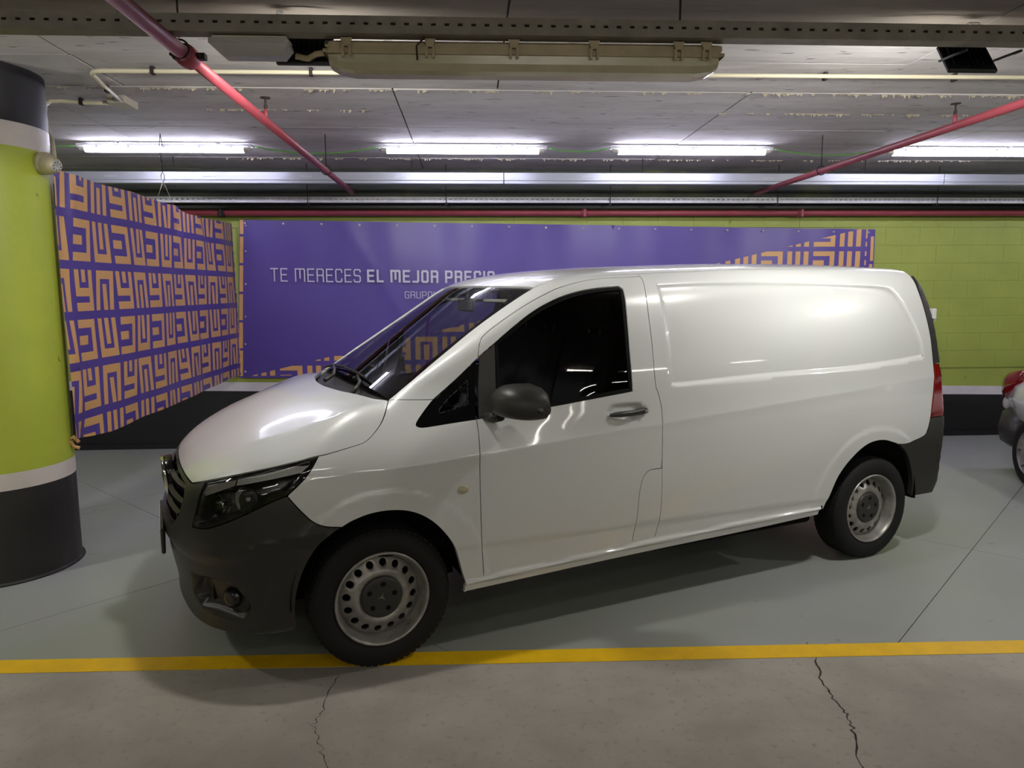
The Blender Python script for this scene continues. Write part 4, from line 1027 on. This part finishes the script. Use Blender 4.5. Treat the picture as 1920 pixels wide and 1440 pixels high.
for (bx, by, P) in ((0, .42, [(.0,.43,1.215),(-.03,.42,1.245),(-.06,.36,1.262),(-.085,.20,1.282)]), (0, -.16, [(.03,-.10,1.225),(-.03,-.14,1.250),(-.07,-.30,1.270),(-.10,-.48,1.280)])):
    m = MB(); m.tube(P, [.012, .010, .008, .006], 8); wp = m.build('wiper', 'black_plastic', van)
    q = Vector(P[-1]); m = MB()
    y0, y1 = (-.10, .40) if by > 0 else (-.72, -.10)
    pts = []
    for t in np.linspace(0, 1, 8):
        y = y0+(y1-y0)*t; pts.append((float(-.085-.012*abs(y)), float(y), 0.))
    pts = [(x, y, float(Tws(np.array([x]), np.array([y]))[0])+.012) for x, y, _ in pts]
    m.tube(pts, .007, 6); m.build('wiper_blade', 'rubber', wp)
# ---- bumpers, grille, lamps
hfm = seg(hf)
arch_b = [(.185,.959,.704),(.234,.958,.678),(.281,.956,.637),(.328,.951,.571),(.362,.945,.50),(.385,.938,.42),(.392,.929,.35),(.388,.921,.27)]
half = chain([(.89,.02,.205)], [(.86,.3,.205)], seg([(.80,.48,.21),(.70,.66,.22),(.56,.84,.235),(.40,.92,.25)]), seg(arch_b, rev=True), seg('bumpfend', rev=True), seg('headbot'), seg('headfront'), seg([(.711,.643,.895),(.74,.59,.880),(.763,.55,.872)]), hfm)
half[0] = np.array((.89, .0, .205)); 
end = half[-1].copy(); end[1] = .0; 
loop = half+[end]+[p*[1, -1, 1] for p in half[1:][::-1]]
gh = [(.80,.505,.858),(.80,.53,.80),(.82,.50,.72),(.84,.42,.655),(.86,.2,.64)]
gh2 = chain(gh)+[np.array(p)*[1, -1, 1] for p in gh[::-1]]
gtop = [(.82,-.35,.868),(.83,-.1,.872),(.83,.1,.872),(.82,.35,.868)]
ghole = chain(gh)+[np.array(p)*[1, -1, 1] for p in gh[::-1]]+[np.array(p, float) for p in gtop]
lo_ = [(.84,.36,.46),(.84,.34,.38),(.86,.1,.375)]
bump = panel('front_bumper', 'black_plastic', van, cyf, loop, .028, .0025, bumper_disp, sides=(1,), holes=(ghole,), skirt=.03)[0]
def at_front(y, z, off=0): return float(front(np.array([y]), np.array([z]))[0])+off
gr = thing('grille', None, None); gr.parent = van; gr.location = (0, 0, 0)
m = MB(); m.box((.70, -.56, .62), (.71, .56, .90)); m.build('grille_backing', 'dark_liner', gr)
for z0 in (.825, .755, .695):
    wd = .50 if z0 > .7 else .44; m = MB(); pts = []
    for s_ in (-1, 1):
        ys_ = np.linspace(.10, wd, 8); vs = []
        for y in ys_:
            x = at_front(y, z0, -.035); vs += [(x, s_*y, z0-.022), (x+.018, s_*y, z0-.010), (x+.020, s_*y, z0+.012), (x, s_*y, z0+.022)]
        m.add(vs, [(4*i+j, 4*i+j+1, 4*i+j+5, 4*i+j+4) for i in range(7) for j in range(3)], False)
    m.build('slat', 'black_plastic', gr)
    for s_ in (-1, 1):
        m = MB()
        for y in np.linspace(.14, wd-.03, 16):
            x = at_front(y, z0, -.014); m.box((x-.003, s_*y-.004, z0-.008), (x+.002, s_*y+.004, z0+.010))
        m.build('slat_mesh', 'black_matt', gr)
m = MB(); ex = at_front(0, .77, .0)
m.lathe([(.0, .012), (.085, .010), (.098, .002), (.100, -.03)], (ex-.018, 0, .80), (1, 0, -.10), 40); em_ = m.build('emblem', 'lamp_black', gr)
m = MB(); m.lathe([(.088, .010), (.090, .020), (.100, .020), (.102, .006)], (ex-.016, 0, .80), (1, 0, -.10), 40); m.build('ring', 'chrome', em_)
m = MB()
for a in (90, 210, 330):
    a = math.radians(a); u = Vector((0, math.cos(a), math.sin(a))); v = Vector((0, -math.sin(a), math.cos(a))); c = Vector((ex+.002, 0, .80))
    m.add([c+u*.088, c+v*.013-u*.006, c-v*.013-u*.006, c+Vector((.01, 0, 0))], [(0, 1, 3), (0, 3, 2), (0, 2, 1)])
m.build('star', 'chrome', em_)
pl_ = thing('number_plate', None, None); pl_.parent = van
m = MB(); m.box((.890, -.275, .470), (.908, .275, .600), bev=.006); m.build('plate_holder', 'black_plastic', pl_)
m = MB(); m.box((.9085, -.26, .480), (.911, .26, .59)); m.build('plate', 'plate_white', pl_)
for sg in S1:      # fog lamps
    m = MB(); c = Vector((.655, sg*.735, .372)); ax = Vector((.80, sg*.55, -.05)); m.lathe([(0, -.012), (.030, -.008), (.040, -.012), (.048, -.03)], c, ax, 24); m.build('fog_lamp', 'lamp_black', bump)
hl_loop = chain(seg('headbot', rev=True), seg('headback', rev=True), seg('hoodhead', rev=True)[:], )
hlp = chain(seg([(.711,.643,.895),(.597,.762,.938),(.476,.852,.973),(.367,.889,.997),(.262,.898,1.016)]), seg('headback'), seg('headbot'), seg('headfront'))
HLU = resamp(cyf.uv(hlp), .03)
def bowl(P, Q):
    d = polydist(Q, HLU); return -.075*ss(.0, .05, d)
for sg in S1:
    h0 = thing('headlight', None, None); h0.parent = van
    panel('lens', 'lens', h0, cyf, hlp, .035, .003, sides=(sg,), skirt=.01, off=-.001)
    panel('housing', 'lamp_house', h0, cyf, hlp, .018, .002, bowl, sides=(sg,), skirt=0, off=-.012)
    # daytime strip along the top edge, then the plain light guide behind it
    dl = [(.700,.652,.886),(.585,.765,.925),(.590,.775,.902),(.712,.668,.840)]
    panel('daytime_strip', 'lamp_silver', h0, cyf, [np.array(p) for p in dl], .03, 0, off=-.010, sides=(sg,), skirt=0)
    dl = [(.580,.770,.927),(.36,.885,.985),(.300,.905,.985),(.330,.90,.958),(.585,.780,.903)]
    panel('light_guide', 'led_strip', h0, cyf, [np.array(p) for p in dl], .03, 0, off=-.010, sides=(sg,), skirt=0)
    c = Vector((.668, sg*.672, .79)); ax = Vector((.9, sg*.35, .0))
    m = MB(); m.lathe([(.052, -.05), (.056, -.01), (.05, .0)], c, ax, 28); m.build('projector_ring', 'chrome', h0)
    m = MB(); m.lathe([(.048, -.002), (.036, .014), (.018, .021), (0, .023)], c, ax, 28); m.build('projector', 'black_gloss', h0)
    c = Vector((.560, sg*.775, .825)); ax = Vector((.75, sg*.65, .05)); ax.normalize()
    m = MB(); m.lathe([(.058, .0), (.050, -.02), (.035, -.04), (.012, -.052), (0, -.052)], c, ax, 28); m.build('reflector', 'lamp_silver', h0)
    m = MB(); m.lathe([(.010, -.05), (.010, -.012), (.0, -.008)], c, ax, 12); m.build('bulb', 'emerg_cover', h0)
# ---- rear: bumper, lamps, doors, black pillar trim
arb = [(-3.364,.957,.737),(-3.436,.951,.685),(-3.488,.943,.619),(-3.535,.933,.522),(-3.556,.926,.453),(-3.565,.919,.36)]
half = chain([(-3.96,0,.35)], [(-3.93,.5,.35)], [(-3.84,.80,.35)], [(-3.75,.905,.352)], seg(arb, rev=True), seg([(-3.364,.957,.737),(-3.454,.953,.733),(-3.616,.945,.762),(-3.656,.943,.801),(-3.681,.941,.88)]), [(-3.82,.87,.88)], [(-3.9,.70,.86)], [(-3.96,.3,.70)], [(-3.96,0,.70)])
loop = half+[p*[1, -1, 1] for p in half[1:-1][::-1]]
rb = panel('rear_bumper', 'black_plastic', van, cyr, loop, .045, .003, sides=(1,), skirt=.03, off=.004)[0]
tl = chain(seg([(-3.681,.941,.88),(-3.693,.938,.978),(-3.704,.933,1.1),(-3.70,.923,1.235)]), [(-3.83,.80,1.235)], [(-3.87,.77,.88)])
dp = chain(seg([(-3.70,.923,1.235),(-3.675,.897,1.448),(-3.646,.859,1.62),(-3.615,.79,1.735),(-3.605,.72,1.80)]), [(-3.67,.68,1.80)], [(-3.74,.74,1.64)], [(-3.83,.79,1.235)])
def lampbulge(P, Q): return .006*ss(.88, .92, P[:, 2])*ss(1.235, 1.19, P[:, 2])
for sg in S1:
    t_ = panel('tail_lamp', 'red_lamp', van, cyr, tl, .03, .003, lampbulge, sides=(sg,), skirt=.02)[0]
    m = MB(); m.box((-3.80, sg*.875-.012, 1.00), (-3.765, sg*.875+.018, 1.055), bev=.004); m.build('reversing_lamp', 'emerg_cover', t_)
    panel('rear_pillar_trim', 'black_plastic', van, cyr, dp, .04, .001, sides=(sg,), skirt=.02, off=.006)
    for z in (.79, 1.56):
        xx = -3.735 if z > 1 else -3.84
        m = MB(); m.box((xx-.022, sg*.855-.03, z-.04), (xx+.01, sg*.855+.03, z+.03), bev=.005); m.box((xx-.028, sg*.855-.01, z-.055), (xx-.01, sg*.855+.02, z-.03), bev=.003); m.build('door_hinge', 'van_white', van)
    lp = chain([(-3.95,sg*.004,.70)], [(-3.92,sg*.5,.70)], [(-3.88,sg*.70,.87)], [(-3.86,sg*.765,.89)], [(-3.83,sg*.785,1.235)], [(-3.74,sg*.735,1.64)], [(-3.67,sg*.66,1.76)], [(-3.70,sg*.3,1.78)], [(-3.70,sg*.004,1.78)])
    rd = panel('rear_door', 'van_white', van, cyr, lp, .06, .003, sides=(1,), skirt=.02)[0]
    wl_ = chain([(-3.9,sg*.08,1.22)], [(-3.88,sg*.66,1.22)], [(-3.8,sg*.62,1.62)], [(-3.8,sg*.08,1.64)])
    panel('rear_window', 'black_gloss', rd, cyr, wl_, .08, 0, sides=(1,), skirt=0, off=.003)
# ---- sill
def sill_disp(P, Q):
    v = np.interp(P[:, 0], [-2.74, -2.142, -1.354, -.494, -.4], [.408, .402, .383, .353, .348])-P[:, 2]; return -.005*ss(.004, -.002, v)+.010*ss(.004, .012, v)*ss(.030, .018, v)-.006*ss(.022, .034, v)
loop = chain(seg([(-.40,.936,.360),(-.494,.937,.365),(-1.354,.938,.395),(-2.142,.938,.414),(-2.735,.937,.420)]), [(-2.72,.931,.352)], seg([(-2.699,.931,.350),(-2.151,.93,.332),(-1.361,.93,.316),(-.491,.929,.289),(-.399,.929,.286)]))
panel('sill', 'van_white', van, xc, loop, .012, .0012, sill_disp, sides=S1, skirt=.02)
# ---- door furniture
for d_, sg in zip(doors, S1):
    m = MB(); P = []
    for t in np.linspace(0, 1, 9):
        x = -1.195-.225*t; P.append((x, sg*(.950+.016*math.sin(PI*min(1, t*1.15))), 1.090+.008*t))
    m.tube(P, [.008, .013, .015, .015, .015, .015, .016, .018, .015], 10); h_ = m.build('door_handle', 'black_plastic', d_)
    m = MB(); m.lathe([(0, .004), (.009, .003), (.010, 0)], (-1.405, sg*.972, 1.098), (0, sg, 0), 14); m.build('lock', 'galv_dull', h_)
    # mirror
    mr = MB(); SEC = [(-.0, .020, .018, .0), (.05, .050, .045, .0), (.085, .075, .075, .01), (.125, .092, .088, .016), (.18, .098, .092, .018), (.24, .094, .086, .014), (.285, .078, .070, .006), (.31, .045, .045, .0), (.315, .012, .015, .0)]
    n = 24; vs = []
    for (dy, rx, rz, dz) in SEC:
        for j in range(n):
            a = 2*PI*j/n; ca, sa = math.cos(a), math.sin(a); ex_ = 2/2.6
            px = rx*math.copysign(abs(ca)**ex_, ca); pz = rz*math.copysign(abs(sa)**ex_, sa)
            if px < -.045: px = -.045-(abs(px)-.045)*.25       # flat back that carries the glass
            if pz < 0: pz *= .72
            vs.append((-.590+px*1.30-.25*dy, sg*(.905+dy*.92), 1.188+dz+pz*1.03-.03*(1 if dy < .06 else 0)))
    mr.add(vs, [(i*n+j, i*n+(j+1) % n, (i+1)*n+(j+1) % n, (i+1)*n+j) for i in range(len(SEC)-1) for j in range(n)], True)
    mo = mr.build('side_mirror', 'black_plastic', van); fixn(mo)
    m = MB(); m.prism([(sg*(.99), 1.14), (sg*1.165, 1.145), (sg*1.175, 1.23), (sg*1.14, 1.265), (sg*1.0, 1.26)], -.714, -.710, 'x'); m.build('mirror_glass', 'mirror_glass', mo)
    m = MB(); m.tube([(-.535, sg*.885, 1.125), (-.55, sg*.93, 1.125), (-.57, sg*.98, 1.145)], [.022, .026, .03], 10); m.build('mirror_arm', 'black_plastic', mo)
    # side repeater
    m = MB(); m.lathe([(0, .012), (.020, .010), (.026, .004), (.028, 0)], (-.383, sg*.955, .801), (.05, sg, .05), 20); m.v = [(-.383+(x+.383)*1.15, y, .801+(z-.801)*.8) for x, y, z in m.v]; m.build('side_repeater', 'lamp_cover', van)
# ---- wheels
def wheel(x, sg, label=None):
    w_ = thing('wheel', None, None); w_.parent = van; w_.location = (x, sg*.83, .325); w_.rotation_euler = (0, 0, 0 if sg == 1 else PI)
    R_ = .328
    # tyre
    pr_ = [(.222, .085), (.232, .094), (.262, .103), (.292, .100), (.312, .090), (.322, .076), (R_, .060), (R_, -.060), (.322, -.076), (.312, -.09), (.29, -.1), (.26, -.103), (.23, -.094), (.222, -.085)]
    m = MB(); n = 72; vs = []
    for (r, hh) in pr_:
        for j in range(n):
            a = 2*PI*j/n; z = r*math.sin(a); rr = r
            if z < -.300: z = max(z, -.325) 
            vs.append((r*math.cos(a), hh, max(z, -.3230)))
    m.add(vs, [(i*n+j, (i+1)*n+j, (i+1)*n+(j+1) % n, i*n+(j+1) % n) for i in range(len(pr_)-1) for j in range(n)], True)
    ty = m.build('tyre', 'rubber', w_); fixn(ty)
    m = MB()
    for j in range(64):      # tread blocks
        a = 2*PI*j/64; a2 = a+2*PI/64*.72
        for (h0, h1, sh) in ((-.080, -.050, .0), (-.042, -.008, .02), (.008, .042, -.02), (.050, .080, .0)):
            vs = []
            rr_ = .3295; ri = .320
            for r in (ri, rr_):
                for (aa, hh) in ((a, h0), (a2, h0), (a2+sh, h1), (a+sh, h1)):
                    k_ = (r-.004 if abs(hh) > .07 else r); vs.append((k_*math.cos(aa), hh, max(k_*math.sin(aa), -.3234)))
            m.add(vs, [(4, 5, 6, 7), (0, 1, 5, 4), (1, 2, 6, 5), (2, 3, 7, 6), (3, 0, 4, 7)])
    m.build('tread', 'rubber', w_)
    # rim
    m = MB(); m.lathe([(.2225, .088), (.2205, .096), (.214, .097), (.208, .090), (.203, .070), (.196, .045), (.190, .030), (.190, -.06), (.21, -.09)], (0, 0, 0), (0, 1, 0), 72); rm = m.build('rim', 'steel_rim', w_)
    for f in (1,): pass
    # pierced disc
    def hgt(r): return np.interp(r, [.0, .092, .100, .112, .130, .158, .180, .192], [.052, .052, .060, .066, .062, .045, .034, .020])
    circ = lambda cx, cy, r, k: np.array([(cx+r*math.cos(2*PI*i/k), cy+r*math.sin(2*PI*i/k)) for i in range(k)])
    outer = circ(0, 0, .192, 96); hl = [circ(.158*math.cos(2*PI*i/16+.1), .158*math.sin(2*PI*i/16+.1), .0175, 16) for i in range(16)]
    gp = np.vstack([circ(0, 0, r, k) for r, k in ((.095, 48), (.103, 56), (.112, 60), (.122, 60), (.134, 60), (.186, 90))]+[[(.158*math.cos(2*PI*(i+.5)/16+.1), .158*math.sin(2*PI*(i+.5)/16+.1)) for i in range(16)]]+[circ(0, 0, .04, 12), [(0, 0)]])
    V_, F = cdt([outer]+hl, gp); c = V_[F].mean(1); ok = np.hypot(c[:, 0], c[:, 1]) < .192
    for l in hl: ok &= ~inside(c, l)
    F = F[ok]; rr = np.hypot(V_[:, 0], V_[:, 1])
    hh = hgt(rr)
    for l in hl:      # rolled lip around each hole
        cc = l.mean(0); hh = hh-.004*(np.abs(np.hypot(V_[:, 0]-cc[0], V_[:, 1]-cc[1])-.0175) < .0005)
    vs = [(float(a), float(hz), float(b_)) for (a, b_), hz in zip(V_, hh)]
    m = MB(); m.add(vs, [tuple(map(int, f)) for f in F], True)
    for l in hl:
        k = len(l); hr = hgt(np.hypot(l[:, 0], l[:, 1]))-.004; vs = [(float(a), float(z), float(b_)) for (a, b_), z in zip(l, hr)]+[(float(a), float(z)-.012, float(b_)) for (a, b_), z in zip(l, hr)]
        m.add(vs, [(i, (i+1) % k, k+(i+1) % k, k+i) for i in range(k)], True)
    dsk = m.build('wheel_disc', 'steel_rim', w_)
    m = MB(); m.lathe([(.0, -.03), (.19, -.03)], (0, 0, 0), (0, 1, 0), 32); m.build('brake', 'black_matt', w_)
    m = MB(); m.lathe([(.098, .050), (.097, .066), (.088, .072), (.06, .068), (.030, .070), (0, .070)], (0, 0, 0), (0, 1, 0), 48); hc = m.build('hub_cap', 'black_plastic', w_)
    for q in range(5):
        a = 2*PI*q/5+.45; m = MB(); m.lathe([(0, .0715), (.011, .0718), (.0125, .069)], (.063*math.cos(a), 0, .063*math.sin(a)), (0, 1, 0), 12); m.build('bolt_recess', 'black_matt', hc)
    m = MB()
    for q in range(3):
        a = PI/2+2*PI*q/3+.3; u = Vector((math.cos(a), 0, math.sin(a))); v = Vector((-math.sin(a), 0, math.cos(a))); c_ = Vector((0, .0705, 0))
        m.add([c_+u*.024, c_+v*.004, c_-v*.004, c_+Vector((0, .003, 0))], [(0, 1, 3), (0, 3, 2), (0, 2, 1)])
    m.build('cap_mark', 'galv_dull', hc)
    return w_
for x in (0, -3.2):
    for sg in S1: wheel(x, sg)
# wheel housings
for cx, R_ in ((0, .405), (-3.165, .415)):
    for sg in S1:
        m = MB(); n = 28; vs = []
        for (yy, rr) in ((.935, R_+.01), (.915, R_), (.62, R_), (.615, .02)):
            for j in range(n+1):
                a = PI*1.02*j/n-.01*PI; vs.append((cx+rr*math.cos(a), sg*yy, .36+rr*math.sin(a)*(1 if yy > .62 else .3)))
        m.add(vs, [(i*(n+1)+j, i*(n+1)+j+1, (i+1)*(n+1)+j+1, (i+1)*(n+1)+j) for i in range(3) for j in range(n)], True)
        m.build('wheel_housing', 'dark_liner', van)
# ---- underside, bulkhead, cabin
m = MB(); m.box((-2.70, -.90, .30), (-.46, .90, .42), bev=.02); m.box((-3.85, -.60, .32), (-2.70, .60, .50)); m.box((-.46, -.60, .26), (.70, .60, .60)); m.box((-.46, -.55, .6), (.05, .55, .9))
m.box((-2.6, -.5, .24), (-1.2, -.2, .32)); m.tube([(-.3, .25, .24), (-3.4, .25, .26)], .03, 8); m.tube([(-3.2, -.8, .32), (-3.2, .8, .32)], .04, 8); m.tube([(0, -.8, .32), (0, .8, .32)], .035, 8)
m.build('underbody', 'dark_liner', van)
sec = bis(np.tile((-1.56, 0, 1.), (40, 1)), np.c_[np.zeros(40), np.cos(np.linspace(-.62, PI+.62, 40)), np.sin(np.linspace(-.62, PI+.62, 40))], .1, 1.6)
m = MB(); m.prism([(float(y)*.975, float(z-1)*.975+1) for _, y, z in sec], -1.58, -1.56, 'x'); m.build('bulkhead', 'cabin_dark', van)
hlhalf = chain([(-.86,.04,1.7)], [(-.90,.60,1.7)], [(-1.5,.64,1.7)], [(-1.54,.04,1.7)])
panel('headliner', 'headliner', van, top, hlhalf+[p*[1, -1, 1] for p in hlhalf[::-1]], .1, 0, off=-.045, sides=(1,), skirt=0)
m = MB()
vs = []
ysd = np.linspace(-.74, .74, 15)
for x, z in ((-.06, 1.165), (-.20, 1.20), (-.36, 1.205), (-.44, 1.17), (-.46, 1.05), (-.40, .80), (-.30, .45)):
    for y in ysd:
        hump = .045*math.exp(-((y-.40)/.22)**2)*(1 if -.45 < x < -.25 else .2)
        vs.append((x+.05*(1-(y/.74)**2)*(1 if x > -.2 else 0), y, z+hump-.03*(abs(y)/.74)**3))
n = 15; m.add(vs, [(i*n+j, i*n+j+1, (i+1)*n+j+1, (i+1)*n+j) for i in range(6) for j in range(n-1)], True); m.build('dashboard', 'cabin_dark', van)
m = MB(); m.box((-1.55, -.86, .50), (.0, .86, .56)); m.build('cabin_floor', 'dark_liner', van)
trim_loop = chain(winbot[::-1], [(-1.50,.93,1.19)], [(-1.51,.95,.7)], [(-1.3,.94,.42)], [(-.52,.94,.42)], [(-.48,.95,.8)])
for sg in S1:
    t_ = panel('door_trim', 'cabin_dark', van, xc, trim_loop, .07, .0, off=-.07, sides=(sg,), skirt=0)[0]
    m = MB(); m.box((-1.30, sg*.80-.03, 1.0), (-.70, sg*.80+.04, 1.04), bev=.01); m.build('armrest', 'cabin_dark', t_)
sw = thing('steering_wheel', None, None); sw.parent = van; sw.location = (-.66, .40, 1.12); sw.rotation_euler = (0, math.radians(-62), 0)
m = MB(); m.tube([(.185*math.cos(a), .185*math.sin(a), 0) for a in np.linspace(0, 2*PI, 41)[:-1]], .015, 10, closed=True); m.build('rim', 'cabin_dark', sw)
m = MB(); m.lathe([(0, .02), (.06, .015), (.075, -.02), (.04, -.06), (.035, -.22)], (0, 0, 0), (0, 0, 1), 20); m.build('hub', 'cabin_dark', sw)
m = MB(); m.tube([(0, -.18, 0), (0, .18, 0)], .014, 6); m.tube([(0, 0, 0), (-.17, 0, 0)], .014, 6); m.build('spoke', 'cabin_dark', sw)
def seat(y, wd, heads):
    s_ = thing('seat', None, None); s_.parent = van; s_.location = (-1.0, y, .56)
    m = MB(); m.box((-.25, -wd/2, .18), (.30, wd/2, .36), bev=.05); m.build('cushion', 'seat_cloth', s_)
    m = MB(); m.box((-.22, -wd/2, -.0), (.22, wd/2, .2)); m.build('base', 'cabin_dark', s_)
    m = MB(); m.box((-.07, -wd/2, .0), (.07, wd/2, .62), bev=.05); R = Matrix.Rotation(math.radians(-14), 3, 'Y'); m.v = [tuple(R@Vector(v)+Vector((-.27, 0, .30))) for v in m.v]; m.build('backrest', 'seat_cloth', s_)
    for hy in heads:
        m = MB(); m.box((-.05, -.13, .67), (.05, .13, .84), bev=.035); m.v = [tuple(R@Vector(v)+Vector((-.27, hy, .30))) for v in m.v]; m.build('headrest', 'seat_cloth', s_)
        m = MB()
        for q in (-.06, .06): m.tube([(0, q, .58), (0, q, .70)], .006, 8)
        m.v = [tuple(R@Vector(v)+Vector((-.27, hy, .30))) for v in m.v]; m.build('headrest_post', 'chrome', s_)
seat(.42, .50, (0,)); seat(-.33, .86, (-.20, .20))
# rear-view of the far door through the cabin: pillar trims
for sg in S1:
    m = MB(); m.tube([(-1.47, sg*.86, 1.18), (-1.45, sg*.80, 1.5), (-1.44, sg*.72, 1.72)], .035, 8); m.build('pillar_trim', 'headliner', van)
    m = MB(); m.tube([(-1.40, sg*.80, 1.55), (-1.38, sg*.83, 1.3), (-1.36, sg*.84, .9)], .012, 6); m.build('seat_belt', 'seat_cloth', van)
for sg in S1:
    m = MB(); m.box((-.99, sg*.36-.19, 1.655), (-.83, sg*.36+.19, 1.675), bev=.006); m.build('sun_visor', 'headliner', van)
m = MB(); m.box((-.80, -.12, 1.60), (-.78, .12, 1.67), bev=.012); m.tube([(-.79, 0, 1.66), (-.82, 0, 1.72)], .012, 6); m.build('inside_mirror', 'black_plastic', van)
# ================================================================ CAR AT THE RIGHT EDGE
car = thing('parked_car', 'white small car with black bumper and red tail lamp at the right edge', 'car', (9.63, -1.70, 0), math.radians(-101))
def loft(secs, name, m_, parent, n=20, ex=2.6):
    vs = []
    for (x, hw, z0, z1) in secs:
        for j in range(n):
            a = 2*PI*j/n; ca, sa = math.cos(a), math.sin(a); q = 2/ex
            vs.append((x, hw*math.copysign(abs(ca)**q, ca), (z0+z1)/2+(z1-z0)/2*math.copysign(abs(sa)**q, sa)))
    m = MB(); m.add(vs, [(i*n+j, (i+1)*n+j, (i+1)*n+(j+1) % n, i*n+(j+1) % n) for i in range(len(secs)-1) for j in range(n)]+[tuple(range(n))[::-1], tuple((len(secs)-1)*n+j for j in range(n))], True)
    return fixn(m.build(name, m_, parent))
loft([(.02, .56, .50, .86), (.05, .66, .46, .93), (.14, .76, .42, .99), (.4, .82, .35, 1.03), (1.2, .83, .30, 1.0), (2.4, .83, .30, .96), (3.2, .80, .33, .88), (3.5, .68, .38, .78), (3.58, .5, .45, .7)], 'body', 'car_paint', car)
loft([(.10, .50, .85, 1.05), (.22, .58, .85, 1.32), (.5, .62, .85, 1.44), (1.2, .62, .85, 1.46), (1.9, .58, .85, 1.36), (2.5, .60, .85, .97)], 'cabin', 'black_gloss', car)
loft([(-.05, .45, .24, .66), (-.03, .64, .21, .69), (.05, .78, .19, .70), (.20, .86, .18, .68), (.38, .865, .20, .62), (.42, .83, .24, .56)], 'rear_bumper', 'black_plastic', car, ex=3)
for s_ in (-1, 1):
    tlm = loft([(.00, .05, .72, .86), (.03, .08, .68, .92), (.10, .09, .67, .95), (.22, .06, .72, .97), (.28, .03, .78, .96)], 'tail_lamp', 'red_lamp', car); tlm.location = (0, s_*.69, 0)
    am = loft([(-.005, .03, .60, .69), (.02, .05, .58, .70), (.08, .05, .58, .70)], 'indicator', 'emerg_cover', car); am.location = (.01, s_*.70, 0)
    for x in (.70, 3.0):
        wc = thing('wheel', None, None); wc.parent = car; wc.location = (x, s_*.75, .29); wc.rotation_euler = (0, 0, 0 if s_ == 1 else PI)
        m = MB(); m.lathe([(.19, .08), (.24, .095), (.28, .08), (.29, .05), (.29, -.05), (.28, -.08), (.19, -.08)], (0, 0, 0), (0, 1, 0), 40); m.build('tyre', 'rubber', wc)
        m = MB(); m.lathe([(.195, .085), (.185, .07), (.06, .055), (0, .07)], (0, 0, 0), (0, 1, 0), 40); m.build('hub_cap', 'steel_rim', wc)
        m = MB()
        for q in range(7):
            a = 2*PI*q/7; m.tube([(.05*math.cos(a), .07, .05*math.sin(a)), (.17*math.cos(a), .078, .17*math.sin(a))], .012, 6)
        m.build('spoke', 'chrome', wc)
m = MB(); m.tube([(.0, -.30, 1.2), (.05, .3, 1.2)], .01, 6)
